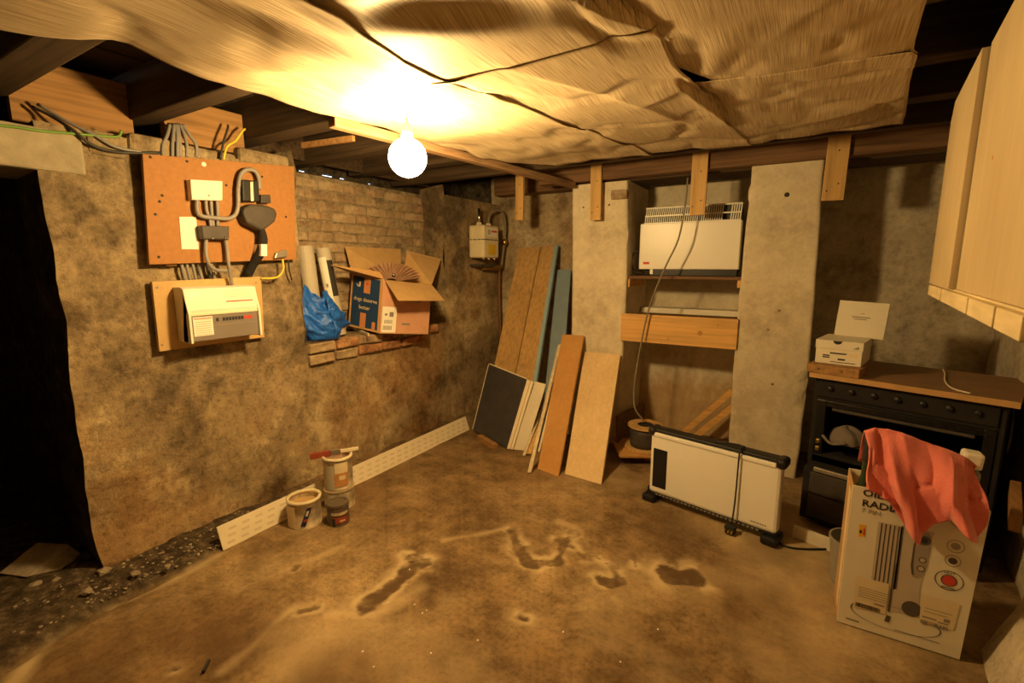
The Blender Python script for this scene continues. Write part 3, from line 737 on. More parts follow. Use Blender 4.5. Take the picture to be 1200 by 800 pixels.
cd = face_box('card_label', [(213, 292), (233, 292), (230, 254), (210, 254)], 0.004, 'paper', t, 0.0); label(cd, 'blank cream card label')
cb = face_box('connector_block', [(238, 280), (269, 281), (269, 265), (236, 264)], 0.055, 'charcoal', t, 0.006); label(cb, 'dark grey twin connector block')
for (x, y) in ((249, 279), (264, 279)):
    build('screw', MB().lathe([(0.007, 0), (0.007, .004), (0.004, .006)], on_x(x, y, FBX+.0555), 10, Matrix.Rotation(PI/2, 3, 'Y')), 'chrome', cb)
mh = face_box('isolator', [(285, 236), (305, 236), (303, 212), (284, 210)], 0.060, 'black', t, 0.006); label(mh, 'black isolator with a pale stripe')
face_box('stripe', [(294, 235.5), (297.5, 235.5), (296.5, 213), (293.5, 213)], 0.0615, 'cream_light', mh, 0.0)
face_box('clamp', [(306, 238), (318, 238), (317, 228), (306, 228)], 0.05, 'charcoal', mh, 0.004)
# service head: irregular rounded dark casting
hp = [(284, 250), (286, 243), (294, 239), (310, 240), (322, 244), (325, 251), (322, 260), (313, 267), (306, 271), (298, 266), (289, 262)]
hq = [on_x(x, y, FBX+0.07) for x, y in hp]
sh_ = build('service_head', MB().prism([(p.y, p.z) for p in hq[::-1]], (FBX+0.002, 0, 0), Y, Z, 0.075), 'charcoal', t, bevel=0.014); label(sh_, 'dark bitumen-coated service head')
build('supply_cable', MB().tube([on_x(306, 268, FBX+.05), on_x(308, 280, FBX+.045), on_x(305, 296, FBX+.04), on_x(296, 310, FBX-.01), on_x(290, 322, FBX-.03)], [0.02, 0.02, 0.022, 0.024, 0.026], 10), 'black_matt', t, smooth=True)
face_box('tag', [(306, 300), (313, 300), (313, 286), (306, 286)], 0.075, 'paper', t, 0.0)
cl = face_box('earth_clamp', [(322, 303), (337, 301), (336, 292), (324, 296)], 0.025, 'steel', t, 0.004)
# meter tails and cables
def cab(name, pts, r, mat, parent, lifts):
    if not isinstance(lifts, (list, tuple)): lifts = [lifts]*len(pts)
    return build(name, MB().tube([on_x(x, y, FBX+l) for (x, y), l in zip(pts, lifts)], r, 8), mat, parent, smooth=True)
cab('cable', [(231, 233), (231, 246), (236, 253), (250, 255), (268, 256), (276, 251), (279, 240), (279, 222), (282, 205), (289, 199), (298, 200), (303, 208), (304, 222)], 0.0115, 'grey_cable', t, [.03, .03, .032, .034, .036, .036, .036, .036, .036, .036, .036, .04, .045])
cab('cable', [(241, 233), (242, 246), (246, 258), (247, 266)], 0.009, 'grey_cable', t, .022)
cab('cable', [(247, 233), (248, 248), (250, 266)], 0.009, 'grey_cable', t, .022)
cab('cable', [(254, 233), (255, 248), (255, 266)], 0.009, 'grey_cable', t, .022)
cab('cable', [(242, 279), (241, 292), (244, 308), (253, 316), (266, 317)], 0.0095, 'grey_cable', t, [.03, .03, .035, .03, .02])
cab('cable', [(264, 279), (266, 292), (268, 310), (270, 322), (272, 334)], 0.0095, 'grey_cable', t, [.03, .03, .035, .02, .01])
for k_, x in enumerate((213, 219, 226, 233, 243, 248)):
    cab('cable', [(x-1, 306), (x+1, 316), (x+4, 328)], 0.0085, 'grey_cable' if k_ != 4 else 'dark_cable', t, [-.03, -.025, -.03])
for k_, (x0, x1, x2) in enumerate(((197, 193, 189), (202, 200, 200), (206, 207, 209), (209, 213, 217), (204, 205, 206), (212, 219, 228))):
    cab('cable', [(x0+2, 146), (x1+3, 158), (x2+2, 170), (x2+2, 184)], 0.0085, 'grey_cable', t, [-.08, -.06, -.05, -.05])
cab('cable', [(262, 187), (266, 172), (276, 165), (283, 155), (287, 151)], 0.006, 'yellow_cable', t, [-.02, -.02, -.03, -.03, -.04])
cab('cable', [(258, 186), (262, 166), (267, 150), (267, 147)], 0.006, 'dark_cable', t, [-.03, -.03, -.04, -.05])
cab('cable', [(331, 304), (332, 316), (324, 325), (306, 326)], 0.006, 'yellow_cable', t, [.02, .02, .01, -.01])
cab('cable', [(338, 304), (339, 316), (342, 328)], 0.005, 'dark_cable', t, [.0, -.01, -.03])
for (x, y) in ((176, 184), (219, 189), (187, 236), (182, 251), (186, 301), (265, 217), (307, 207), (335, 254), (190, 229)):
    build('screw', MB().lathe([(0.007, -.001), (0.007, .002), (0.004, .003)], on_x(x, y, FBX), 8, Matrix.Rotation(PI/2, 3, 'Y')), 'ink', t)
build('screw', MB().lathe([(0.012, -.001), (0.012, .004), (0.006, .007)], on_x(238.5, 192.5, FBX), 12, Matrix.Rotation(PI/2, 3, 'Y')), 'paper', t)

# consumer unit on its own pale backing board
CBX = -2.755
t = thing('consumer_unit', (CBX, 1.42, 1.07), 'white fuse box with smoked flap on a pale board under the orange panel', 'consumer unit')
build('backing_board', MB().slab([on_x(187, 412, CBX), on_x(310, 395, CBX), on_x(306, 324, CBX), on_x(178, 330, CBX)], 0.024), 'mdf', t, bevel=0.002)
for (x, y) in ((184, 337), (300, 331), (190, 404)):
    build('screw', MB().lathe([(0.006, -.001), (0.006, .002)], on_x(x, y, CBX), 8, Matrix.Rotation(PI/2, 3, 'Y')), 'ink_grey', t)
y0, y1 = 1.212, 1.588
xb, zt, zb = CBX+0.001, 1.392, 1.112
prof = [(xb, zb), (xb, zt), (-2.685, zt), (-2.655, zt-0.008), (-2.632, 1.275), (-2.634, 1.262), (-2.645, 1.258), (-2.645, zb)]
cu_ = build('enclosure', MB().prism([(a, b_) for a, b_ in prof], (0, y0, 0), X, Z, -(y1-y0)), 'white_matt', t, bevel=0.003)
for yy in (y0, y1-0.012):
    build('side_cheek', MB().prism([(-2.70, zb-0.004), (-2.655, zt-0.03), (-2.622, 1.26), (-2.622, zb-0.004)], (0, yy, 0), X, Z, -0.012), 'white_matt', t, bevel=0.002)
build('flap', MB().span((-2.645, y0+0.014, zb+0.004), (-2.632, y1-0.014, 1.245)), 'smoky', t, bevel=0.002)
build('flap_rail', MB().span((-2.645, y0+0.014, 1.247), (-2.628, y1-0.014, 1.262)), 'cream_light', t, bevel=0.002)
o_ = Vector((-2.6315, y0, zb))
patch('sticker', o_, Y, Z, 0.022, 0.117, 0.030, 0.128, 'paper', t)
strips('sticker_print', o_+X*.001, Y, Z, [(0.026, 0.113, 0.116, 0.124)] , 'red_pale', t)
strips('sticker_print', o_+X*.001, Y, Z, [(0.03, 0.108, 0.035+0.011*i, 0.0375+0.011*i) for i in range(7)], 'red_pale', t)
for i in range(12):
    yy = 0.135+i*0.0165
    if i == 1: continue
    strips('breaker_switch', o_, Y, Z, [(yy, yy+0.013, 0.098, 0.116)], 'ink' if i < 9 else 'red', t)
strips('flap_seam', o_, Y, Z, [(0.12, 0.355, 0.077, 0.080)], 'ink_grey', t)
# print on the sloping cover
sd = (Vector((-2.632, 0, 1.275))-Vector((-2.655, 0, zt-0.008))).normalized(); o_ = Vector((-2.655, y0, zt-0.008))
U2 = -sd
strips('red_line', o_, Y, U2, [(0.20, 0.345, -0.078, -0.072)], 'red', t)
strips('cover_print', o_, Y, U2, [(0.22, 0.33, -0.020, -0.0175), (0.20, 0.34, -0.036, -0.034), (0.20, 0.34, -0.044, -0.042), (0.20, 0.31, -0.052, -0.050)], 'label_paper', t)
patch('badge', o_, Y, U2, 0.026, 0.082, -0.042, -0.016, 'white', t)

# cables along the lintel
def wall_cable(name, pts, r, mat, lab, dx=0.02):
    return tag(build(name, MB().tube([on_x(x, y, XL+dx+(d if d else 0)) for x, y, d in pts], r, 8), mat, smooth=True), lab, 'cable')
wall_cable('earth_cable', [(-10, 146, 0), (20, 149, 0), (45, 153, 0), (80, 156, 0), (115, 159, 0), (138, 160, 0), (142, 153, 0)], 0.006, 'green_cable', 'green earth cable lying along the top of the doorway lintel')
wall_cable('black_cable', [(38, 125, -.10), (62, 137, -.06), (85, 152, 0), (105, 168, 0.01), (125, 176, .01), (150, 179, .02), (188, 179, .02)], 0.007, 'dark_cable', 'black cable sagging from the joist across to the orange panel')
wall_cable('grey_cable', [(44, 122, -.10), (80, 143, -.04), (110, 158, 0), (135, 172, 0.01), (165, 178, .02)], 0.007, 'grey_cable', 'grey cable running down beside the header timber above the lintel')

# ================================================================== NICHE CONTENTS
rolls = []
for k_, (a, b_, lab) in enumerate((((357, 289), (365, 348), 'plain pale roll of wall covering standing in the blue bag'), ((378, 291), (390, 352), 'roll of wall covering with dark printed band, right of the plain roll'))):
    p0 = on_x(*b_, -2.93); p1 = on_x(*a, -2.97); p0.z = NZ+0.03 if False else p0.z; d = (p1-p0).normalized()
    base = p0-d*((p0.z-NZ-0.012)/d.z)
    t = thing('wallpaper_roll', base, lab, 'wallpaper roll', 'rolls in the niche')
    r = 0.056 if k_ == 0 else 0.05
    Rm = d.to_track_quat('Z', 'Y').to_matrix()
    L = (p1-base).length
    build('roll', MB().lathe([(r, 0), (r, L), (r*0.82, L), (r*0.8, L-0.02), (r*0.6, L-0.02), (r*0.55, L), (0.012, L)], base, 22, Rm), 'vinyl_grey', t, smooth=False)
    if k_ == 1:
        def wrap(name, a0, a1, h0, h1, mat):
            build(name, MB().grid(lambda u, v: base+Rm @ Vector(((r+.0012)*math.cos(a0+(a1-a0)*u), (r+.0012)*math.sin(a0+(a1-a0)*u), h0+(h1-h0)*v)), 6, 2), mat, t)
        ang = math.atan2(*(Rm.inverted() @ Vector((.8, -.6, 0))).to_2d().yx)
        wrap('printed_band', ang+0.15, ang+1.2, L*.45, L*.86, 'ink')
        wrap('wrapper', ang-1.0, ang+0.15, L*.35, L*.9, 'paper')
        wrap('wrapper_mark', ang-0.5, ang-0.2, L*.56, L*.60, 'ink_grey')
# blue carrier bag slumped round the rolls
bc = Vector((-2.925, 2.185, NZ+0.006))
def bag(u, v):
    a = 2*PI*u; z = v
    rad = 1.0+0.10*math.sin(3*a+1)+0.06*math.sin(7*a+4*v)
    rx, ry = 0.125*(1-0.10*v), 0.19*(1-0.12*v)
    top = 0.285+0.055*math.sin(a*1+2.6)+0.03*math.sin(4*a)
    fold = 0.085*float(fbm(math.cos(a)*2.0+z*2.2, math.sin(a)*2.0+z*3.5, 131, 4)) - 0.030*abs(float(fbm(a*1.4+z*3, z*4-a, 135, 2)))*4*(0.3+z*(1.2-z))
    bulge = 0.75+0.5*math.sin(PI*min(1, v*0.9+0.15))
    return bc+Vector((rx*rad*bulge*math.cos(a)+fold*math.cos(a), ry*rad*bulge*math.sin(a)+fold*math.sin(a), top*v+0.012*math.sin(9*a+6*v)*v))
mbag = MB().grid(bag, 110, 40); mbag.f.append(tuple(i*41 for i in range(110))[::-1])
tag(build('carrier_bag', mbag, 'bag', smooth=True, solid=0.003), 'crumpled blue plastic bag on the brick ledge holding two rolls', 'bag')

# open cardboard carton
A0 = on_x(445, 390, -2.70); B0 = on_x(408, 381, -3.0); C0 = on_x(502, 391, -2.60)
A0.z = max(A0.z, NZ+0.012); B0.z = max(B0.z, NZ+0.012)
up = on_x(449.5, 327.5, A0.x-0.01)-A0
D0 = B0+C0-A0
t = thing('cardboard_carton', (A0+B0+C0+D0)/4, 'open cardboard carton with dark blue printed side on the brick ledge', 'carton')
def wallq(p, q, h=up): return [p, q, q+h, p+h]
build('carton_side', MB().slab(wallq(B0, A0), 0.005), 'card', t)
build('carton_side', MB().slab(wallq(A0, C0), 0.005), 'card_pink', t)
build('carton_side', MB().slab(wallq(C0, D0), 0.005), 'card', t)
build('carton_side', MB().slab(wallq(D0, B0), 0.005), 'card', t)
build('carton_bottom', MB().slab([A0, C0, D0, B0], 0.004), 'card', t)
ux = (A0-B0); wl = ux.length; ux.normalize(); uz = up.normalized(); hl = up.length
for (x0, x1, y0, y1) in ((0.06, 0.91, 0.03, 0.97),):
    pr = patch('printed_side', B0, ux, uz, wl*x0, wl*x1, hl*y0, hl*y1, 'print_blue', t); label(pr, 'dark blue printed side')
patch('print_block', B0, ux, uz, wl*.42, wl*.62, hl*.68, hl*.97, 'print_orange', t, 0.0015)
patch('print_block', B0, ux, uz, wl*.36, wl*.54, hl*.03, hl*.30, 'print_orange', t, 0.0015)
patch('print_block', B0, ux, uz, wl*.74, wl*.84, hl*.03, hl*.17, 'print_orange', t, 0.0015)
disc('print_mark', B0, ux, uz, wl*.52, hl*.86, 0.012, 'red', t, 0.0022)
text('lettering', 'dogs deserve', B0+uz*hl*.52+ux*wl*.12, ux, uz, wl*.138, 'ink_tan', t, 'LEFT', 0.0016, 0.012)
text('lettering', 'better', B0+uz*hl*.37+ux*wl*.30, ux, uz, wl*.138, 'ink_tan', t, 'LEFT', 0.0016, 0.012)
strips('logo_tick', B0, ux, uz, [(wl*.18, wl*.22, hl*.80, hl*.83), (wl*.21, wl*.30, hl*.78, hl*.81), (wl*.26, wl*.31, hl*.81, hl*.88)], 'ink_tan', t, 0.0016)
vx = (C0-A0); vl = vx.length; vx.normalize()
sl = patch('address_label', A0, vx, uz, vl*.02, vl*.30, hl*.01, hl*.50, 'paper', t, 0.0012); label(sl, 'white address label with barcode')
strips('label_print', A0, vx, uz, [(vl*(.07), vl*.12, hl*.33, hl*.37), (vl*.16, vl*.24, hl*.31, hl*.40)] + [(vl*(.07+.02*i), vl*(.08+.02*i), hl*.18, hl*.25) for i in range(8)] + [(vl*(.05+.022*i), vl*(.062+.022*i), hl*.06, hl*.14) for i in range(8)], 'ink_grey', t, 0.002)
strips('side_print', A0, vx, uz, [(vl*.40, vl*.78, hl*.62, hl*.67)], 'ink_grey', t, 0.0012); strips('side_print', A0, vx, uz, [(vl*.42, vl*.58, hl*.16, hl*.20)], 'ink_grey', t, 0.0012)
TA, TB, TC, TD = A0+up, B0+up, C0+up, D0+up
build('flap', MB().slab([TA+vx*.015, on_x(523, 352, -2.42), on_x(511, 333, -2.60), TC] if False else [on_x(467, 352, -2.50), on_x(521, 352, -2.42), TC, TA+vx*.01], 0.004), 'card_in', t)
build('flap', MB().slab([TB, TA, TA+(TB-TA)*.12+Vector((.03, -.02, .05)), on_x(388, 311, -2.86)], 0.004), 'card', t)
build('flap', MB().slab([TD, TB, on_x(404, 289, -3.06), on_x(469, 292, -3.06)], 0.004), 'card_in', t)
build('flap', MB().slab([TC, TD+(TC-TD)*.05, on_x(477, 294, -2.98), on_x(517, 304, -2.80)], 0.004), 'card_in', t)
# fan of pleated paper standing in the carton
ctr = (TA+TB+TC+TD)/4+Vector((-.02, 0.0, -0.02))
fx = Vector((0.84, 0.54, 0)).normalized()
tp = thing('pleated_paper_fan', ctr, 'fan of brown pleated paper sticking out of the carton', 'paper fan')
npl = 34
mbp = MB()
for i in range(npl):
    a0 = PI*(0.07+0.86*i/npl); a1 = PI*(0.07+0.86*(i+1)/npl)
    nn = fx.cross(Z).normalized()
    def pp(a, r, o): return ctr+fx*(-math.cos(a)*r*1.25)+Z*(math.sin(a)*r*0.82)+nn*o
    s_ = 0.02 if i % 2 else -0.02
    leaf = MB().slab([pp(a0, .035, -s_*.2), pp(a1, .035, s_*.2), pp(a1, .185+.012*math.sin(i*3), s_), pp(a0, .185+.012*math.sin(i*3+3), -s_)], 0.002)
    build('pleat', leaf, 'pleat', tp)
build('clip', MB().lathe([(0.012, -.01), (0.016, 0), (0.012, .01)], ctr+Z*.055+X*0.03, 12), 'chrome', tp, smooth=True)
# stick on the ledge
tag(build('paint_stick', MB().bar(on_z(409, 382, NZ+.018), on_z(432, 392, NZ+.012), 0.022, 0.008), 'cream_light', bevel=0.002), 'short cream stick on the ledge between bag and carton', 'stick')

# ================================================================== GAS METER
t = thing('gas_meter', (-2.7, 3.95, 1.55), 'cream gas meter with yellow label on the wall above the leaning planks', 'gas meter')
mx0, mx1, my0, my1, mz0, mz1 = -2.79, -2.61, 3.83, 4.095, 1.575, 1.885
build('meter_body', MB().span((mx0, my0, mz0), (mx1, my1, mz1)), 'meter', t, bevel=0.018)
build('seam', MB().span((mx0-.002, my0-.003, 1.742), (mx1+.003, my1+.003, 1.754)), 'steel', t, bevel=0.002)
for xx in (-2.745, -2.69, -2.645):
    build('rib', MB().span((xx-.006, my0-.006, mz0+.02), (xx+.006, my0+.002, mz1-.02)), 'meter', t, bevel=0.003)
o_ = Vector((mx1, my0, mz0))
patch('dial_plate', o_, Y, Z, 0.05, 0.235, 0.20, 0.285, 'paper', t)
disc('dial', o_, Y, Z, 0.085, 0.245, 0.022, 'ink', t, 0.002, 0.016); disc('dial_hub', o_, Y, Z, 0.085, 0.245, 0.006, 'ink', t, 0.002)
strips('counter', o_, Y, Z, [(0.125, 0.225, 0.245, 0.262)], 'red', t, 0.002)
patch('yellow_label', o_, Y, Z, 0.07, 0.20, 0.03, 0.13, 'yellow', t)
for yy in (3.86, 3.95, 4.05):
    build('foot', MB().lathe([(0.012, -.02), (0.014, -.004), (0.010, .004)], (-2.64, yy, mz0), 10), 'chrome', t, smooth=True)
build('inlet_pipe', MB().tube([(-2.70, 3.88, 1.88), (-2.70, 3.88, 2.04)], 0.014, 12), 'chrome', t, smooth=True)
build('union_nut', MB().lathe([(0.028, 0), (0.028, .03), (0.02, .04)], (-2.70, 3.88, 1.875), 6), 'meter', t)
build('union_nut', MB().lathe([(0.028, 0), (0.028, .03), (0.02, .04)], (-2.70, 4.04, 1.875), 6), 'meter', t)
build('gas_hose', MB().tube([(-2.70, 4.04, 1.90), (-2.69, 4.05, 2.0), (-2.66, 4.13, 2.05), (-2.64, 4.22, 2.02), (-2.64, 4.26, 1.9), (-2.66, 4.27, 1.72), (-2.68, 4.27, 1.58), (-2.68, 4.25, 1.49)], 0.013, 10), 'white_cable', t, smooth=True)
build('valve', MB().lathe([(0.02, -.03), (0.026, 0), (0.02, .03)], (-2.655, 4.27, 1.74), 10), 'brass', t, smooth=True)
build('elbow_pipe', MB().tube([(-2.68, 4.25, 1.50), (-2.69, 4.2, 1.475), (-2.72, 4.05, 1.475), (-2.74, 3.98, 1.475)], 0.018, 10), 'brass', t, smooth=True)
build('bracket', MB().span((XL+0.0, 3.86, 1.49), (XL+0.13, 4.12, 1.515)), 'charcoal', t, bevel=0.003)
tag(build('iron_pipe', MB().tube([(-2.72, 4.27, 1.50), (-2.74, 4.30, 1.2), (-2.73, 4.31, 0.6), (-2.73, 4.31, -.01)], 0.018, 10), 'copper', smooth=True), 'rusty pipe dropping down the corner under the gas meter', 'pipe')

# ================================================================== LEANING TIMBER
def lean(name, floor_pts, top_pts, y_top, thick, mat, lab, cat='board', group=None, side=None, z0=0.003, extra=None):
    """floor_pts/top_pts: left and right corner; the board stands on the floor and rests at depth y_top"""
    BL, BR = [on_z(x, y, z0) for x, y in floor_pts]; TL, TR = [on_y(x, y, y_top) for x, y in top_pts]
    t = thing(name, (BL+BR)/2, lab, cat, group)
    b_ = build('board', MB().slab([BL, BR, TR, TL], thick), mat, t, bevel=0.0015)
    return t, BL, BR, TL, TR
g = 'boards leaning in the back left corner'
t, *q = lean('plank', [(563, 506), (588, 513)], [(608.5, 290), (633, 289)], 4.31, 0.026, 'plank_brown', 'worn brown plank leaning in the corner, left one of the tall pair', 'plank', g)
for (px_, py_) in ((604, 389),):
    pass
t, BL, BR, TL, TR = lean('plank', [(589.5, 513), (613, 519)], [(634.5, 289), (650, 287)], 4.31, 0.026, 'plank_brown', 'worn brown plank with a blue painted edge, right one of the tall pair', 'plank', g)
n_ = (BR-BL).cross(TL-BL).normalized(); e_ = (BR-BL).normalized()
pe = build('painted_edge', MB().hexa([BR, BR+e_*.035-n_*.0, BR+e_*.035-n_*.026, BR-n_*.026, TR, TR+e_*.035, TR+e_*.035-n_*.026, TR-n_*.026]), 'blue_edge', t); label(pe, 'pale blue painted edge')
lean('blue_board', [(634, 505), (654, 509)], [(653, 316), (669, 316)], 4.31, 0.02, 'blue_paint', 'narrow grey blue painted board leaning against the alcove wall beside the pier', 'board', g)
# dark panel with pale boards next to it
def stand(name, corners, thick, mat, lab, cat='panel', group=None):
    t = thing(name, (corners[0]+corners[1])/2, lab, cat, group)
    b_ = build('board', MB().slab(corners, thick), mat, t, bevel=0.002); return t, b_
cs = [on_z(554, 503, .045), on_z(593, 525.5, .006), on_y(616.5, 444, 3.42), on_y(573, 426.5, 3.62)]
t, b_ = stand('charcoal_panel', cs, 0.016, 'slate', 'charcoal square panel with a pale rim propped low against the planks')
n_ = (cs[1]-cs[0]).cross(cs[3]-cs[0]).normalized()
build('pale_rim', MB().bar(cs[0]-n_*.006, cs[3]-n_*.006, 0.010, 0.018, n_), 'cream_light', t)
build('pale_rim', MB().bar(cs[3]-n_*.006, cs[2]-n_*.006, 0.006, 0.018, n_), 'cream_light', t)
cs2 = [on_z(594, 525.5, .004), on_z(601, 526.5, .004), on_y(625, 447, 3.43), on_y(617.5, 444.5, 3.43)]
t, b_ = stand('pale_moulding', cs2, 0.02, 'cream_light', 'narrow cream moulding standing right against the charcoal panel', 'moulding')
e1 = (cs2[1]-cs2[0]); e2 = (cs2[2]-cs2[3]); nn = e1.cross(cs2[3]-cs2[0]).normalized()
build('groove', MB().slab([cs2[0]+e1*.52+nn*.0015, cs2[0]+e1*.64+nn*.0015, cs2[3]+e2*.64+nn*.0015, cs2[3]+e2*.52+nn*.0015], 0.001), 'tin_tan', t)
cs3 = [on_z(602, 526.5, .004), on_z(616, 528, .004), on_y(640, 450, 3.47), on_y(626, 446.5, 3.47)]
stand('cream_board', cs3, 0.016, 'cream', 'short cream board right of the grooved moulding', 'board')
tag(build('wood_block', MB().bar(on_z(558, 514, .022)+Vector((0, .05, 0)), on_z(577, 526, .022)+Vector((0, .05, 0)), 0.05, 0.044, Z), 'header', bevel=0.003), 'small brown wood block under the charcoal panel', 'block')
def stick(p0, p1, y1_, w, th, mat, lab, z0=0.0):
    a = on_z(*p0, z0); b_ = on_y(*p1, y1_)
    return tag(build('batten', MB().bar(a+Vector((0, 0, w*.3)), b_, w, th, X), mat, bevel=0.0015), lab, 'batten', 'thin battens leaning by the brown board')
stick((620.5, 555), (656, 404), 3.735, 0.028, 0.012, 'pine_pale', 'longest pale batten, foot nearest the viewer, crossing the others beside the brown board')
stick((614, 535), (655, 428), 3.93, 0.024, 0.014, 'pine_pale', 'thin grey batten starting at the foot of the cream board')
stick((619, 534), (650, 446), 3.83, 0.050, 0.012, 'slat', 'wide yellow pine lath with its foot behind the longest pale batten')
stick((631.5, 530), (654.5, 436), 3.64, 0.020, 0.012, 'cream_light', 'thin pale lath touching the left edge of the brown board')
stick((637, 500), (645.5, 385), 4.25, 0.032, 0.014, 'pine_pale', 'rough pale stick standing upright in front of the blue board')
lean('brown_board', [(630, 549), (654, 558)], [(659, 391.5), (684, 393)], 3.765, 0.018, 'mdf_brown', 'narrow brown fibreboard leaning on the left pier', 'board', g)
lean('maple_shelf', [(662, 555), (704.5, 567.5)], [(685, 411.5), (727, 415.5)], 3.77, 0.022, 'maple', 'wide pale maple shelf board leaning on the left pier', 'board', g)

# ---- perforated white strip standing on edge along the left wall
p0, p1 = Vector((-2.525, 1.215, 0.0)), Vector((-2.525, 3.44, 0.0)); tv = Vector((-0.045, 0.0, 0.122))
t = thing('vent_strip', (p0+p1)/2, 'long white perforated vent strip on edge along the foot of the left wall', 'vent strip')
build('strip', MB().slab([p0, p1, p1+tv, p0+tv], 0.007), 'pvc', t, bevel=0.0015)
tvn = tv.normalized(); d_ = (p1-p0).normalized(); nrm = d_.cross(tvn)
sl_mesh = None; i = 0
while 0.03+i*0.075 < 2.18:
    for rw in range(3):
        ox = 0.03+i*0.075+0.012*rw
        c0 = p0+d_*ox+tvn*(0.020+rw*0.034)+nrm*0.0008
        if sl_mesh is None:
            sl_mesh = build('slot', MB().slab([c0, c0+d_*.040, c0+d_*.040+tvn*.013, c0+tvn*.013], 0.0006), 'slot', t); c_first = c0
        else:
            o = sl_mesh.copy(); COL.objects.link(o); o.parent = t; o.location = c0-c_first
    i += 1

# ---- paint tins
def tin(c, r, h, lab, body, inner, lid=None, label_cols=(), rim='tin_paint', handle=False):
    c = Vector(c); t = thing('paint_tin', c, lab, 'paint tin', 'old paint tins by the left wall')
    pr = [(r, 0), (r, .006), (r*.985, .010), (r*.985, h-.012), (r*1.02, h-.008), (r*1.02, h)]
    if lid is None:
        build('can', MB().lathe(pr+[(r*.88, h), (r*.88, h-.012), (r*.94, h-.02), (r*.94, h*.72)], c, 30, cap=False), body, t, smooth=True)
        build('rim', MB().lathe([(r*1.025, h-.010), (r*1.03, h+.001), (r*.87, h+.002), (r*.87, h-.012)], c, 30, cap=False), rim, t, smooth=True)
        build('paint', MB().lathe([(0.0, h*.74), (r*.94, h*.72)], c, 30, cap=False), inner, t, smooth=True)
        build('can_bottom', MB().lathe([(0.0, .003), (r*.98, .003)], c, 30, cap=False), body, t)
    else:
        build('can', MB().lathe(pr, c, 30), body, t, smooth=False)
        build('lid', MB().lathe([(r*.98, h), (r*.98, h+.006), (r*.85, h+.006), (r*.82, h+.001), (0.001, h+.001)], c, 30), lid, t, smooth=False)
    def lab_patch(name, az, wd, z0, z1, mat, slant=0.0, off=.0015):
        build(name, MB().grid(lambda u, v: c+Vector(((r+off)*math.cos(az+wd*(u-.5)+slant*(v-.5)), (r+off)*math.sin(az+wd*(u-.5)+slant*(v-.5)), h*(z0+(z1-z0)*v))), 8, 6), mat, t)
    for a in label_cols: lab_patch(*a)
    if handle:
        build('wire_handle', MB().tube([c+Vector((r*1.03*math.cos(a), r*1.03*math.sin(a), h*.86+.02*math.sin((a+2.6)*1.0))) for a in [(-2.6+i*.26) for i in range(13)]], 0.0025, 6), 'steel', t, smooth=True)
    return t
az = math.atan2(-1.6, 2.4)          # towards the viewer
tin((-2.405, 1.625, 0), 0.094, 0.165, 'open cream splashed paint tin with blue brand stripe, leftmost of the tins', 'tin', 'tin_tan', None,
    (('drip', az-.95, .75, .05, .86, 'tin_paint'), ('label_stripe', az+.05, .30, .14, .78, 'tin_blue', .42), ('label_mark', az+.12, .13, .50, .68, 'tin_paint', .1, .0025), ('label_mark', az+.0, .22, .30, .40, 'tin_red', .08, .0025)))
tin((-2.405, 1.875, 0), 0.092, 0.125, 'squat closed paint tin with a tan lid, underneath the tall open tin', 'tin', None, 'tin_tan')
tin((-2.405, 1.875, 0.1325), 0.088, 0.20, 'tall open paint tin with orange label and red paint, stacked on the squat tin', 'tin', 'tin_red', None,
    (('label_panel', az+.12, 1.0, .12, .55, 'tin_label'), ('drip', az-.65, .6, .02, .8, 'vinyl_grey'), ('drip', az+.15, .9, .55, .88, 'tin_paint', 0, .002), ('label_mark', az+.18, .42, .34, .47, 'tin_paint', 0, .003)), 'tin_paint', True)
tin((-2.235, 1.725, 0), 0.063, 0.125, 'small dark varnish tin with red label in front of the stacked tins', 'tin_dark', None, 'tin_lid',
    (('label_panel', az+.15, 1.5, .18, .50, 'tin_red'), ('label_panel', az+.1, 1.6, .58, .72, 'tin'), ('label_mark', az+.3, .5, .26, .34, 'tin'), ('label_mark', az-.5, .3, .05, .45, 'ink')))
t = thing('paint_brush', (-2.40, 1.87, 0.335), 'paintbrush lying across the rim of the tall tin', 'paintbrush')
a_, b_ = Vector((-2.50, 1.75, .343)), Vector((-2.335, 1.985, .352))
build('handle', MB().bar(a_+(b_-a_)*.62, b_, 0.022, 0.012), 'cream_light', t, bevel=0.003)
build('ferrule', MB().bar(a_+(b_-a_)*.42, a_+(b_-a_)*.62, 0.034, 0.014), 'steel', t, bevel=0.002)
build('bristles', MB().bar(a_, a_+(b_-a_)*.42, 0.040, 0.016), 'tin_red', t, bevel=0.004)

# ================================================================== SLATS HANGING FROM THE BEAM
for (x0, y0, x1, y1, x2, lab) in ((610, 200, 609, 258, 13, 'leftmost short pine slat hanging from the beam, over the left alcove'), (697, 193, 698, 258, 15, 'short pine slat hanging from the beam in front of the left pier'),
                            (817, 178, 817, 252, 18, 'short pine slat hanging from the beam over the wall heater'), (977, 160, 975, 235, 20, 'widest short pine slat hanging from the beam, right of the right pier')):
    p1 = on_y(x1, y1, 3.725); p0 = Vector((p1.x+0.004*(x0-x1)-0.0, 3.725, 2.315))
    w = x2*p1.y/640.0*1.02
    t = thing('pine_offcut', p1, lab, 'slat', 'pine slats nailed to the beam')
    build('slat', MB().bar(p1, p0, w, 0.026, X), 'slat', t, bevel=0.002)
    for (dx, zz) in ((-.3, .06), (.2, .10), (.1, .30)):
        build('nail', MB().lathe([(0.005, 0), (0.004, .003)], p1+Vector((dx*w, -.0135, zz)), 8, Matrix.Rotation(PI/2, 3, 'X')), 'ink', t)

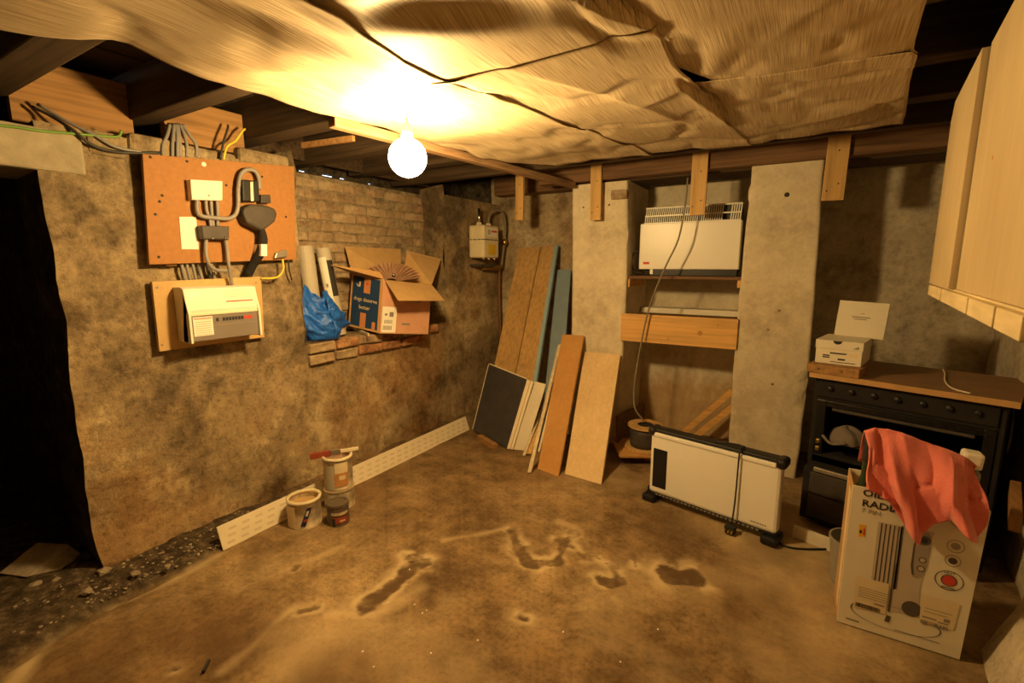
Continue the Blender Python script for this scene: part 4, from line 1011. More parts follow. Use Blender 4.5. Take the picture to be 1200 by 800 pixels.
# ================================================================== RECESS: wall heater, shelf, plank, reel
t = thing('convector_heater', (-0.77, 3.98, 1.43), 'white convector heater with slotted top on the shelf in the recess', 'heater')
hx0, hx1, hy, hz0, hz1, hz2 = -1.148, -0.405, 3.92, 1.472, 1.832, 1.962
fp = build('front_panel', MB().span((hx0, hy, hz0), (hx1, hy+.10, hz1)), 'white', t, bevel=0.006)
build('top_cap', MB().span((hx0+.03, hy+.055, hz2-.012), (hx1-.008, hy+.11, hz2)), 'white', t, bevel=0.003)
build('back_box', MB().span((hx0+.03, hy+.075, hz0-.02), (hx1-.005, hy+.12, hz2-.012)), 'black', t)
nb = 44
for i in range(nb+1):
    xx = hx0+.035+(hx1-hx0-.05)*i/nb
    if 37 <= i <= 39: continue
    build('grille_bar', MB().bar((xx, hy+.008, hz1-.005), (xx+.004, hy+.052, hz2-.004), 0.008, 0.006, X), 'white', t)
for f_ in (0.0, 0.48, 1.0):
    build('grille_rail', MB().bar((hx0+.028, hy+.008+.046*f_, hz1+(hz2-hz1-.008)*f_), (hx1-.008, hy+.008+.046*f_, hz1+(hz2-hz1-.008)*f_), 0.010, 0.008), 'white', t)
patch('red_badge', (hx0, hy, hz0), X, Z, 0.035, 0.085, 0.04, 0.058, 'red', t)
build('base', MB().span((hx0+.10, hy+.015, hz0-.05), (hx1-.01, hy+.11, hz0+.004)), 'black', t, bevel=0.003)
build('bracket', MB().span((hx0+.09, hy+.004, hz0-.04), (hx0+.115, hy+.016, hz0+.002)), 'white', t, bevel=0.002)
build('power_cord', MB().tube([(hx0+.02, hy+.07, 1.60), (hx0-.03, hy+.04, 1.62), (hx0-.062, hy+.03, 1.58), (hx0-.066, hy+.03, 1.51), (hx0-.04, hy+.03, 1.45), (hx0+.04, hy+.06, 1.437)], 0.006, 8), 'dark_cable', t, smooth=True)
t = thing('shelf_board', (-0.81, 4.05, 1.40), 'dark timber shelf wedged between the piers under the wall heater', 'shelf')
build('board', MB().span((-1.225, 3.86, 1.396), (-0.372, 4.34, 1.420)), 'beam', t, bevel=0.003)
build('bearer', MB().span((-1.225, 3.845, 1.33), (-1.195, 4.3, 1.395)), 'pine_x', t, bevel=0.002)
build('bearer', MB().span((-0.398, 3.845, 1.34), (-0.372, 4.3, 1.395)), 'pine_x', t, bevel=0.002)
t = thing('recess_ledge', (-0.8, 4.27, 1.08), 'white painted batten fixed across the recess behind the pine plank', 'batten')
build('batten', MB().span((-1.19, 4.19, 1.095), (-0.38, 4.37, 1.140)), 'white_matt', t, bevel=0.003)
t = thing('pine_plank', (-0.80, 3.79, 0.895), 'knotty orange pine plank wedged across the recess below the heater', 'plank')
build('plank', MB().span((-1.232, 3.775, 0.896), (-0.366, 3.80, 1.118)), 'pine_x', t, bevel=0.002)
for (xx, zz, r_) in ((-0.62, 1.0, .020), (-1.02, 1.06, .008), (-0.5, 1.07, .008), (-0.85, .94, .009)):
    build('knot', MB().lathe([(r_, -.0004), (r_*.8, .0012), (r_*.3, .0014)], (xx, 3.775, zz), 12, Matrix.Rotation(PI/2, 3, 'X')), 'mdf_brown', t)
# long pale cable from the beam down to the reel
pts = [(806, 208, 3.735), (803, 240, 3.72), (795, 280, 3.71), (781, 310, 3.71), (766, 345, 3.715), (757, 375, 3.72), (748, 420, 3.70), (743, 455, 3.66), (744, 478, 3.62), (754, 492, 3.62)]
tag(build('hanging_cable', MB().tube([on_y(*p) for p in pts], 0.0065, 8), 'white_cable', smooth=True), 'thin pale cable dropping past the wall heater to the reel', 'cable')
# cable reel
c = Vector((-0.955, 3.62, 0.09))
t = thing('cable_reel', c, 'wooden cable reel with grey cable standing beside the floor heater', 'cable reel')
build('flange', MB().lathe([(0.03, .0), (0.155, .0), (0.155, .014), (0.03, .014)], c, 28), 'slat', t)
build('drum', MB().lathe([(0.112, .015), (0.118, .05), (0.112, .085), (0.118, .12), (0.112, .168)], c, 28), 'charcoal', t, smooth=True)
o = build('flange', MB().lathe([(0.062, .17), (0.135, .17), (0.135, .184), (0.062, .184)], c, 28, cap=False), 'slat', t)
build('hub', MB().lathe([(0.062, .172), (0.062, .183), (0.05, .183), (0.045, .15), (0.002, .15)], c, 20), 'ink', t)
tag(build('plywood_offcut', MB().box((-0.985, 3.62, 0.077), (0.40, 0.38, 0.018), Matrix.Rotation(.5, 3, 'Z')), 'mdf_brown', bevel=0.002), 'plywood offcut lying under the cable reel', 'board')
tag(build('loose_brick', MB().box((-0.93, 3.60, 0.033), (0.215, 0.10, 0.066), Matrix.Rotation(.3, 3, 'Z')), 'brick_red', bevel=0.006), 'red brick on the floor propping the plywood offcut', 'brick')
tag(build('dark_board', MB().slab([on_x(724, 522, -1.165), on_x(757, 516, -1.165), on_x(757, 472, -1.175), on_x(724, 487, -1.175)], 0.018), 'beam', bevel=0.002), 'brown board leaning on the inner side of the left pier behind the reel', 'board')
for (a, b_, lab) in (((858, 458), (770, 533), 'upper of two diagonal battens propped in the recess'), ((862, 474), (778, 540), 'lower of two diagonal battens propped in the recess')):
    pa, pb = on_y(*a, 4.12), on_y(*b_, 4.05)
    pb = pa+(pb-pa)*min(1.0, (pa.z-0.03)/(pa.z-pb.z)) if pb.z < pa.z else pb
    tag(build('diagonal_batten', MB().bar(pa, pb, 0.045, 0.03, Z), 'pine_x', bevel=0.002), lab, 'batten', 'battens propped in the recess')

# ================================================================== FLOOR HEATER
F0, F1 = Vector((-0.752, 2.950, 0)), Vector((0.006, 2.775, 0))
hu = (F1-F0).normalized(); hn = Vector((hu.y, -hu.x, 0)); W = (F1-F0).length
def hp_(u, d, z): return F0+hu*u-hn*d+Z*z          # d goes backwards
t = thing('panel_heater', (F0+F1)/2, 'white panel heater with black trim standing on the floor by the right pier', 'heater')
def hbox(name, u0, u1, d0, d1, z0, z1, mat, parent=t, bevel=0.004):
    c = [hp_(u0, d0, z0), hp_(u1, d0, z0), hp_(u1, d1, z0), hp_(u0, d1, z0), hp_(u0, d0, z1), hp_(u1, d0, z1), hp_(u1, d1, z1), hp_(u0, d1, z1)]
    return build(name, MB().hexa(c), mat, parent, bevel=bevel)
hbox('front_panel', 0.012, W-0.012, 0.0, 0.07, 0.062, 0.462, 'white', bevel=0.018)
hbox('top_lip', 0.012, W-0.04, -0.006, 0.02, 0.436, 0.462, 'white', bevel=0.006)
hbox('top_rail', 0.0, W, 0.006, 0.085, 0.460, 0.486, 'black', bevel=0.010)
for u0 in (-0.008, W-0.045):
    hbox('corner_cap', u0, u0+0.052, -0.012, 0.092, 0.436, 0.492, 'black', bevel=0.018)
hbox('bottom_rail', 0.02, W-0.02, 0.006, 0.068, 0.046, 0.064, 'black')
for k_ in range(26):
    u = 0.06+k_*0.024
    hbox('vent_slot', u, u+0.014, 0.004, 0.010, 0.050, 0.060, 'ink_grey', bevel=0.0)
for u0 in (-0.02, W-0.085):
    ft = hbox('foot', u0, u0+0.085, -0.03, 0.11, 0.0, 0.045, 'black', bevel=0.012)
    hbox('foot_post', u0+0.018, u0+0.07, 0.01, 0.07, 0.03, 0.09, 'black', bevel=0.006)
vp_ = hbox('control_panel', 0.036, 0.128, -0.0015, 0.004, 0.105, 0.360, 'black', bevel=0.001)
strips('logo', hp_(0, 0, 0), hu, Z, [(W-.145+.012*i, W-.137+.012*i, 0.092, 0.100) for i in range(7)], 'ink_grey', t)
build('power_cord', MB().tube([hp_(.56, .05, .492), hp_(.555, .01, .496), hp_(.553, -.016, .47), hp_(.552, -.018, .36), hp_(.551, -.02, .22), hp_(.548, -.024, .12), hp_(.545, -.03, .055)], 0.0045, 8), 'black', t, smooth=True)
build('power_cord', MB().tube([hp_(.40, .03, .490), hp_(.45, .03, .496), hp_(.52, .05, .497), hp_(.56, .05, .494)], 0.0045, 8), 'black', t, smooth=True)
pg = hbox('plug', 0.515, 0.572, -0.062, -0.018, 0.003, 0.05, 'black', bevel=0.008)
for u in (.525, .544, .562):
    hbox('plug_pin', u-.004, u+.004, -0.082, -0.062, 0.02, 0.032, 'brass', pg, 0.0)
tag(build('trailing_flex', MB().tube([hp_(.74, .05, .006), hp_(.82, .03, .006), hp_(.90, .08, .006), hp_(1.02, .20, .006)], 0.005, 8), 'black', smooth=True), 'black flex lying on the floor between heater and cooker', 'cable')

# ================================================================== RANGE COOKER
RA = math.radians(-18.0)
R0 = Vector((0.100, 3.29, 0)); rx, ry = Vector((math.cos(RA), math.sin(RA), 0)), Vector((-math.sin(RA), math.cos(RA), 0))
def rp(u, d, z): return R0+rx*u*0.95+ry*d+Z*z
def rbox(name, u0, u1, d0, d1, z0, z1, mat, parent, bevel=0.003):
    c = [rp(u0, d0, z0), rp(u1, d0, z0), rp(u1, d1, z0), rp(u0, d1, z0), rp(u0, d0, z1), rp(u1, d0, z1), rp(u1, d1, z1), rp(u0, d1, z1)]
    return build(name, MB().hexa(c), mat, parent, bevel=bevel)
t = thing('range_cooker', rp(.43, .28, 0), 'old black range cooker with an open oven in the right alcove', 'cooker')
rbox('side_panel', 0.02, 0.045, 0.0, 0.62, 0.0, 0.86, 'black_matt', t); rbox('side_panel', 0.835, 0.86, 0.0, 0.62, 0.0, 0.86, 'black_matt', t)
rbox('back_panel', 0.045, 0.835, 0.60, 0.62, 0.0, 0.86, 'black_matt', t)
rbox('oven_floor', 0.045, 0.835, 0.0, 0.60, 0.38, 0.40, 'black_matt', t); rbox('oven_roof', 0.045, 0.835, 0.0, 0.60, 0.725, 0.745, 'black_matt', t)
rbox('control_panel', 0.045, 0.835, -0.012, 0.03, 0.745, 0.858, 'black_matt', t)
for k_ in range(7):
    u = 0.11+k_*0.108
    build('knob', MB().lathe([(0.016, 0), (0.014, .014), (0.004, .017)], rp(u, -0.012, 0.80), 14, Matrix.Rotation(RA, 3, 'Z') @ Matrix.Rotation(PI/2, 3, 'X')), 'black', t, smooth=False)
fr = rbox('door_frame', 0.045, 0.095, -0.01, 0.02, 0.40, 0.725, 'black_gloss', t); rbox('door_frame', 0.79, 0.835, -0.01, 0.02, 0.40, 0.725, 'black_gloss', t)
rbox('door_frame', 0.095, 0.79, -0.01, 0.02, 0.69, 0.725, 'black_gloss', t); rbox('grill_lip', 0.13, 0.76, -0.02, 0.01, 0.672, 0.688, 'charcoal', t)
for zz in (0.475,):
    for k_ in range(15):
        build('rack_bar', MB().tube([rp(.11+k_*.048, .02, zz), rp(.11+k_*.048, .58, zz)], 0.004, 6), 'black', t)
    build('rack_rail', MB().tube([rp(.10, .02, zz), rp(.79, .02, zz)], 0.006, 6), 'black', t)
for zz in (0.43, 0.475):
    rbox('hinge', 0.062, 0.082, -0.022, -0.008, zz-.012, zz+.012, 'brass', t, 0.002)
lo = rbox('lower_case', 0.045, 0.835, -0.13, 0.0, 0.03, 0.345, 'black_matt', t)
rbox('trim_bar', 0.10, 0.80, -0.145, -0.125, 0.333, 0.358, 'steel', t)
for (z0, z1) in ((0.20, 0.325), (0.055, 0.192)):
    rbox('drawer_front', 0.085, 0.80, -0.142, -0.128, z0, z1, 'charcoal', t)
tp_ = rbox('worktop', 0.0, 0.90, -0.045, 0.64, 0.862, 0.886, 'hob_board', t, 0.002)
label(tp_, 'brown board laid over the hob')
rbox('worktop_edge', 0.0, 0.90, -0.052, -0.044, 0.858, 0.888, 'card', t, 0.001)
rbox('worktop_joint', 0.585, 0.590, -0.04, 0.64, 0.8855, 0.8875, 'ink_grey', t, 0.0)
tag(build('white_string', MB().tube([rp(.53, .60, .892), rp(.56, .45, .892), rp(.585, .25, .892), rp(.62, .10, .892), rp(.66, .02, .892), rp(.72, -.02, .892)], 0.004, 6), 'cream_light', smooth=True), 'thin white string lying across the cooker top', 'string')
# grey cloth cap in the oven mouth
cc = rp(.20, .06, .482)
def cap(u, v):
    a = 2*PI*u; ph = v*PI/2
    r = 0.085*(1+.12*math.sin(3*a)+.06*math.sin(5*a+1))
    return cc+rx*(r*1.15*math.cos(a)*math.cos(ph))+ry*(r*.8*math.sin(a)*math.cos(ph))+Z*(0.095*math.sin(ph)*(1+.1*math.sin(2*a)))
mc = MB().grid(cap, 28, 10); t2 = thing('cloth_cap', cc, 'crumpled grey cloth cap lying in the oven mouth', 'cap')
build('crown', mc, 'leather', t2, smooth=True)
build('strap', MB().tube([cc+rx*-.09+Z*.01-ry*.05, cc+rx*-.10-ry*.07+Z*.03, cc+rx*-.05-ry*.09+Z*.0, cc+rx*.02-ry*.09+Z*.02], 0.008, 8), 'leather', t2, smooth=True)
for (u, d, z) in ((.60, .05, .51), (.615, .05, .495), (.63, .06, .52), (.585, .04, .488)):
    pass
# timber offcut, shoebox, white flat box
t = thing('timber_offcut', rp(.12, .06, .89), 'brown timber offcut on the left end of the cooker top', 'timber')
rbox('block', -0.015, 0.255, -0.06, 0.10, 0.8885, 0.938, 'header', t, 0.003)
for u in (.05, .17): build('nail', MB().lathe([(0.005, 0), (0.004, .002)], rp(u, -.0605, .915), 8, Matrix.Rotation(RA, 3, 'Z') @ Matrix.Rotation(PI/2, 3, 'X')), 'ink', t)
SA = math.radians(-13); sx, sy = Vector((math.cos(SA), math.sin(SA), 0)), Vector((-math.sin(SA), math.cos(SA), 0)); S0 = rp(0.002, 0.0, 0.9395)
t = thing('shoebox', S0+sx*.115+sy*.16, 'white shoebox with printed end standing on the timber offcut', 'shoebox')
def sbox(name, u0, u1, d0, d1, z0, z1, mat, bevel=0.002):
    c = [S0+sx*u+sy*d+Z*z for z in (z0, z1) for (u, d) in ((u0, d0), (u1, d0), (u1, d1), (u0, d1))]
    return build(name, MB().hexa(c), mat, t, bevel=bevel)
sbox('carton', 0.004, 0.226, 0.004, 0.31, 0, 0.10, 'box_white'); sbox('lid', 0.0, 0.23, 0.0, 0.315, 0.088, 0.137, 'box_white')
disc('finger_hole', S0, sx, Z, 0.108, 0.134, 0.022, 'ink', t, 0.0015, 0, 0.7) if False else build('finger_hole', MB().add([S0+sx*(.108+.022*math.cos(PI+PI*k/10))+Z*(.1365+.020*math.sin(PI+PI*k/10))-sy*.0012 for k in range(11)], [tuple(range(11))]), 'ink', t)
strips('stripe_logo', S0, sx, Z, [(.188+.008*k, .193+.008*k, .098, .104+.004*k) for k in range(3)], 'ink', t)
strips('end_label_print', S0+sy*.004, sx, Z, [(.075, .155, .060, .068), (.04, .075, .045, .052), (.04, .075, .034, .041), (.08, .20, .012, .016), (.115, .15, .026, .036)], 'ink', t)
patch('end_label', S0+sy*.004, sx, Z, .165, .21, .05, .07, 'label_paper', t)
text('lettering', 'a', S0+sx*.025+Z*.107, sx, Z, .016, 'ink_grey', t) if False else None
# leaning white flat box: square face tilted, thin left side seen
LT = math.radians(-6)
l0 = S0+sy*.262+sx*.040+Z*.140
lx = Vector((math.cos(SA+.05), math.sin(SA+.05), -0.045)).normalized(); lz = Vector((0.10, 0.12, 1)).normalized(); lz = (lz-lx*lz.dot(lx)).normalized(); ln = lz.cross(lx).normalized()
t = thing('flat_white_box', l0+lx*.12, 'thin white box tilted upright on the back of the shoebox', 'box')
bw, bh, bd = 0.245, 0.215, 0.05
c = [l0+lx*u+ln*d+lz*z for z in (0, bh) for (u, d) in ((0, 0), (bw, 0), (bw, bd), (0, bd))]
build('carton', MB().hexa(c), 'box_white', t, bevel=0.003)
nf = -ln
strips('small_print', l0, lx, lz, [(.075, .165, .118, .124), (.085, .150, .106, .111), (.115, .135, .142, .145)], 'ink_grey', t, 0.001) if lx.cross(lz).dot(ln) < 0 else strips('small_print', l0, lx, lz, [(.075, .165, .118, .124), (.085, .150, .106, .111)], 'ink_grey', t, 0.001)
# pale batten on the floor in front of the cooker
q0, q1 = Vector((0.075, 2.925, 0)), Vector((0.36, 2.83, 0))
tag(build('pale_batten', MB().bar(q0+Z*.035+Vector((0, .012, 0)), q1+Z*.035+Vector((0, .012, 0)), 0.07, 0.02, Z), 'cream', bevel=0.002), 'pale batten standing on edge on the floor before the cooker', 'batten')

# ================================================================== RADIATOR CARTON WITH TOWEL
bx0, bx1, by0, by1, bz = 0.246, 0.640, 2.280, 2.475, 0.620
t = thing('radiator_carton', ((bx0+bx1)/2, (by0+by1)/2, 0), 'tall white radiator box standing open in the right foreground', 'carton')
th = 0.006
def cwall(name, lo, hi, mat='box_white'): return build(name, MB().span(lo, hi), mat, t, bevel=0.0015)
cwall('carton_front', (bx0, by0, 0.002), (bx1, by0+th, bz)); cwall('carton_back', (bx0, by1-th, 0.002), (bx1, by1, bz))
cwall('carton_side', (bx0, by0+th, 0.002), (bx0+th, by1-th, bz), 'card'); cwall('carton_side', (bx1-th, by0+th, 0.002), (bx1, by1-th, bz))
cwall('carton_bottom', (bx0+th, by0+th, 0.002), (bx1-th, by1-th, 0.008), 'card')
for o in [o for o in t.children if o.name.startswith('carton_')]:
    for v in o.data.vertices:
        if v.co.z > 0.5 and v.co.x > 0: v.co.x += 0.018
build('tape', MB().span((bx0-.0008, by0+.03, .05), (bx0, by0+.10, .58)), 'label_paper', t)
FO = Vector((bx0, by0, 0)); FU, FV = X, Z
def f2(x, y): p = on_y(x, y, by0); return (p.x-bx0, p.z)
def fquad(name, quad, mat, lift=0.001):
    n = FU.cross(FV); pts = [FO+FU*f2(*p)[0]+FV*f2(*p)[1]+n*lift for p in quad]
    return build(name, MB().slab(pts, 0.0006), mat, t)
def fpoly(name, pts_, mat, lift=0.001):
    n = FU.cross(FV); return build(name, MB().add([FO+FU*f2(*p)[0]+FV*f2(*p)[1]+n*lift for p in pts_], [tuple(range(len(pts_)))]), mat, t)
def ftext(body, at, size, mat, bold=0.0, sq=1.0):
    u, v_ = f2(*at); return text('lettering', body, FO+FU*u+FV*v_, FU, FV, size, mat, t, 'LEFT', 0.0016, bold, sq)
ftext('OIL FILLED', (1010.5, 580), 0.040, 'ink', 0.018, 1.08); ftext('RADIATOR', (1009.5, 592), 0.040, 'ink', 0.018, 1.08); ftext('7 FIN', (1009, 599.5), 0.026, 'ink_grey', 0.0, 1.1)
fquad('yellow_sticker', [(1006, 628), (1013.5, 629), (1015, 615), (1007, 614)], 'orange_label')
fquad('sticker_mark', [(1007, 624), (1009.5, 624.5), (1010, 621), (1007.5, 620.5)], 'ink', 0.0018); fquad('sticker_mark', [(1011, 626), (1013, 626.5), (1013.5, 619), (1012, 618.5)], 'red', 0.0018)
# printed picture of the radiator: fins, end body, controls
for k_ in range(6):
    a = 1029.5+k_*5.0; b_ = 1020.5+k_*5.0
    fquad('printed_fin', [(b_, 682+k_*1.5), (b_+4.6, 683+k_*1.5), (a+4.6, 612+k_*1.0), (a, 611+k_*1.0)], 'photo_light', 0.001)
    fquad('printed_gap', [(b_+3.3, 682+k_*1.5), (b_+4.9, 683+k_*1.5), (a+4.9, 613+k_*1.0), (a+3.4, 612+k_*1.0)], 'photo_dark', 0.0016)
fquad('printed_gap', [(1040, 716), (1042.5, 717), (1049.5, 660), (1047.5, 660)], 'photo_dark', 0.0022)
fpoly('printed_body', [(1043, 716), (1076, 722), (1078, 690), (1092, 630), (1096, 624), (1060, 614), (1056, 617)], 'photo_light', 0.001)
fpoly('printed_body_side', [(1053, 718), (1076, 722), (1079, 690), (1092, 632), (1066, 626)], 'photo_grey', 0.0014) if False else None
fpoly('printed_controls', [(1070, 676), (1068, 670), (1068, 662), (1071, 638), (1074, 628), (1080, 623), (1088, 624), (1092, 630), (1091, 640), (1086, 664), (1081, 675), (1076, 678)], 'photo_grey', 0.0016)
fpoly('printed_controls_rim', [(1068, 672), (1067, 662), (1070.5, 638), (1074, 627), (1076, 629), (1072.5, 640), (1070, 662), (1071, 674)], 'photo_dark', 0.002)
for (x, y, r) in ((1083, 633, .020), (1081, 656, .012), (1079, 666, .013)):
    u, v_ = f2(x, y); disc('printed_knob', FO, FU, FV, u, v_, r, 'photo_dark', t, 0.002, r*.7); disc('printed_knob', FO, FU, FV, u, v_, r*.65, 'photo_light' if r < .02 else 'ink', t, 0.0021)
u, v_ = f2(1068, 713); disc('printed_wheel', FO, FU, FV, u, v_, .031, 'photo_dark', t, 0.002, 0, 1.05)
fquad('printed_wheel', [(1036, 727), (1042, 729), (1044, 722), (1039, 720)], 'photo_dark', 0.002)
u, v_ = f2(1044, 724); disc('ground_line', FO, FU, FV, u+.01, v_+.0, 0.145, 'photo_dark', t, 0.0013, 0.141, 0.36, 48)
# stickers
fquad('sticker', [(1000, 710), (1037, 719), (1042, 684), (1004, 674)], 'label_paper', 0.0024)
lo_ = f2(1000, 710); n_ = FU.cross(FV)
strips('sticker_print', FO, FU, FV, [(lo_[0]+.010, lo_[0]+.105, lo_[1]+.094-k_*.010, lo_[1]+.096-k_*.010) for k_ in range(5)] + [(lo_[0]+.066, lo_[0]+.100, lo_[1]+.036, lo_[1]+.042)], 'ink_grey', t, 0.0030)
random.seed(3)
bars = []; xx = 0.006
while xx < .088:
    w_ = random.choice((.0015, .002, .0035)); bars.append((lo_[0]+xx, lo_[0]+xx+w_, lo_[1]+.006, lo_[1]+.024)); xx += w_+random.choice((.0012, .002))
strips('barcode', FO, FU, FV, bars, 'ink', t, 0.0030)
fquad('sticker', [(1077, 727), (1117, 738), (1125, 707), (1080, 696)], 'label_paper', 0.0024)
lo_ = f2(1077, 727)
strips('sticker_print', FO, FU, FV, [(lo_[0]+.006, lo_[0]+.050, lo_[1]+.022, lo_[1]+.027), (lo_[0]+.055, lo_[0]+.085, lo_[1]+.016, lo_[1]+.021), (lo_[0]+.01, lo_[0]+.08, lo_[1]+.048, lo_[1]+.050), (lo_[0]+.01, lo_[0]+.09, lo_[1]+.062, lo_[1]+.064), (lo_[0]+.07, lo_[0]+.088, lo_[1]+.026, lo_[1]+.040)], 'ink_grey', t, 0.0030)
bars = []; xx = 0.004
while xx < .085:
    w_ = random.choice((.0015, .002, .0035)); bars.append((lo_[0]+xx, lo_[0]+xx+w_, lo_[1]-.006, lo_[1]+.010)); xx += w_+random.choice((.0012, .002, .004))
strips('barcode', FO, FU, FV, bars, 'ink_grey', t, 0.0030)
strips('footer_print', FO, FU, FV, [(.03, .075, .028, .034), (.19, .33, .045, .047)], 'ink_grey', t, 0.0012)
for (x, y, r, col) in ((1124, 611, .024, 'ink'), (1120, 640, .026, 'photo_grey'), (1116.5, 657, .024, 'photo_dark')):
    u, v_ = f2(x, y); disc('feature_badge', FO, FU, FV, u, v_, r, 'photo_grey', t, 0.0012, r*.88); disc('feature_badge', FO, FU, FV, u, v_, r*.55, col, t, 0.0012)
u, v_ = f2(1112, 680); disc('feature_badge', FO, FU, FV, u, v_, .042, 'ink', t, 0.0012, .0395, .95); disc('feature_badge', FO, FU, FV, u, v_, .020, 'red', t, 0.0013); disc('feature_badge', FO, FU, FV, u, v_, .024, 'photo_dark', t, 0.0012, .020)
text('lettering', 'HEAT', FO+FU*(u-.018)+FV*(v_+.026), FU, FV, .013, 'ink', t)
strips('badge_print', FO, FU, FV, [(u-.02, u+.02, v_-.033, v_-.027)], 'ink_grey', t, 0.0013)
# bottles standing in the carton
def bottle(c, r, h, mat, capmat, lab):
    t = thing('bottle', c, lab, 'bottle')
    build('body', MB().lathe([(r*.9, 0), (r, .006), (r, h*.62), (r*.8, h*.72), (r*.42, h*.80), (r*.40, h*.88)], c, 20), mat, t, smooth=False)
    build('cap', MB().lathe([(r*.48, h*.87), (r*.48, h), (r*.40, h*1.01)], c, 16), capmat, t, smooth=False); return t
bottle(Vector((bx0+.045, by0+.075, .009)), 0.034, 0.80, 'glass_green', 'ink', 'tall green bottle at the left end of the radiator box, under the towel')
JUG = on_y(1150, 600, 2.42); JH = on_y(1153, 531, 2.42).z-.009; JUG.z = 0.009; JUG.x = bx1-.062; JT = Matrix.Rotation(math.radians(3.2), 3, 'Y')
t = thing('white_capped_jug', JUG, 'grey plastic jug with square white cap inside the right end of the radiator box', 'jug')
c = JUG
build('body', MB().box(c+JT @ (Z*((JH-.07)/2+.004)), (.062, .075, JH-.07), JT), 'bucket', t, bevel=0.014); build('cap', MB().box(c+JT @ (Z*(JH-.03)), (.060, .066, .064), JT), 'white_matt', t, bevel=0.010)
t = thing('packing_box', Vector((bx0+.19, by0+.10, .009)), 'inner packing carton hidden under the towel inside the radiator box', 'box')
build('carton', MB().span((bx0+.085, by0+.025, .009), (bx1-.12, by1-.02, .735)), 'card', t, bevel=0.01)
# salmon towel draped over the open top
ridge = [on_y(*p, 2.345) for p in ((1013, 505), (1022, 501), (1040, 503), (1060, 508), (1085, 517), (1110, 527), (1130, 537), (1143, 546))]
hem = [on_y(*p, 2.262) for p in ((1017, 566), (1036, 580), (1056, 612), (1074, 631), (1096, 612), (1114, 606), (1138, 628), (1156, 612))]
def pl(P, u):
    f_ = u*(len(P)-1); i = min(int(f_), len(P)-2); w = f_-i; w = w*w*(3-2*w)*.6+w*.4; return P[i].lerp(P[i+1], w)
def towel(u, v):
    A, B = pl(ridge, u), pl(hem, u)
    if v < 0.22:                       # back fall, behind the ridge
        k_ = (0.22-v)/0.22; return A+Vector((0.01*math.sin(9*u), 0.095*k_, -0.16*k_**1.5-0.012*math.sin(u*14)*k_))
    k_ = (v-0.22)/0.78
    p = A.lerp(B, k_); arch = math.sin(min(1, k_*1.6)*PI/2)
    p.y = A.y+(B.y-A.y)*arch
    depth = (0.25+0.75*k_)
    f_ = 0.036*math.sin(u*17+1.8*math.sin(3*k_)+0.6)*depth+0.014*math.sin(u*31-3.5*k_)*depth+0.008*math.sin(u*60+6*k_)*k_ + 0.010*float(fbm(u*4, k_*3, 151, 3))*3
    if u > .70: f_ += 0.030*math.sin((u-.70)/.30*PI*1.5)*k_
    p.y -= max(f_, -0.004 if k_ > .5 else -0.02)+0.022*k_
    p.x += 0.008*math.sin(u*11+5*k_)
    return p
tag(build('towel', MB().grid(towel, 110, 60), 'towel', smooth=True, solid=0.006), 'salmon pink towel draped over the open top of the radiator box', 'towel')
# grey bucket behind the carton
c = Vector((0.315, 2.615, 0.002)); t = thing('bucket', c, 'small grey plastic bucket half hidden behind the radiator box', 'bucket')
build('body', MB().lathe([(0.078, 0), (0.080, .004), (0.098, .215), (0.103, .215), (0.103, .225), (0.095, .225), (0.076, .01), (0.001, .01)], c, 28), 'bucket', t, smooth=False)
# batten low on the right wall
wb0, wb1 = Vector((0.80, 2.52, 0.50)), Vector((0.93, 3.0, 0.475))
tag(build('wall_batten', MB().bar(wb0, wb1, 0.075, 0.035, Z), 'header', bevel=0.003), 'brown timber batten fixed low along the right wall behind the carton', 'batten')

# ================================================================== PLYWOOD CUPBOARD ON THE RIGHT WALL
K0, K1 = Vector((0.451, 2.48, 0)), Vector((0.233, 0.30, 0)); kd = (K1-K0).normalized(); kn = Vector((kd.y, -kd.x, 0))
if kn.x > 0: kn = -kn                                       # kn points into the room
KL = (K1-K0).length
def kp(s, d, z): return K0+kd*s-kn*d+Z*z
def kbox(name, s0, s1, d0, d1, z0, z1, mat, parent, bevel=0.002):
    c = [kp(s0, d0, z0), kp(s1, d0, z0), kp(s1, d1, z0), kp(s0, d1, z0), kp(s0, d0, z1), kp(s1, d0, z1), kp(s1, d1, z1), kp(s0, d1, z1)]
    return build(name, MB().hexa(c), mat, parent, bevel=bevel)
t = thing('plywood_cupboard', kp(KL/2, .18, 1.40), 'raw plywood wall cupboard with a long near edge on the right wall', 'cupboard')
s1 = (2.48-1.88)/ (2.48-0.30)*KL
kbox('carcass', 0.015, KL+0.5, 0.024, 0.34, 1.43, 2.08, 'black_matt', t)
dr = build('door', MB().prism([(0, 1.432), (s1-.005, 1.432), (s1-.005, 2.092), (0.06, 2.092), (0, 2.035)], K0+kn*0.017, kd, Z, -0.019 if (kd.cross(Z)).dot(kn) > 0 else 0.019), 'ply', t, bevel=0.0015)
label(dr, 'far plywood panel with a clipped top corner')
kbox('door', s1+.005, KL+0.5, 0.0, 0.018, 1.432, 2.098, 'ply', t, 0.0015)
kbox('bottom_rail', 0.0, KL+0.5, -0.004, 0.30, 1.392, 1.4315, 'ply_edge', t)
ss = 0.0; rl = [(0.02, 0.42), (0.46, 0.98), (1.0, 1.29), (1.31, 1.50), (1.54, 1.60), (1.63, 1.86), (1.865, KL+.5)]
for (a, b_) in rl: kbox('rail_block', a, b_, -0.018, 0.0, 1.388, 1.427, 'ply_edge', t)
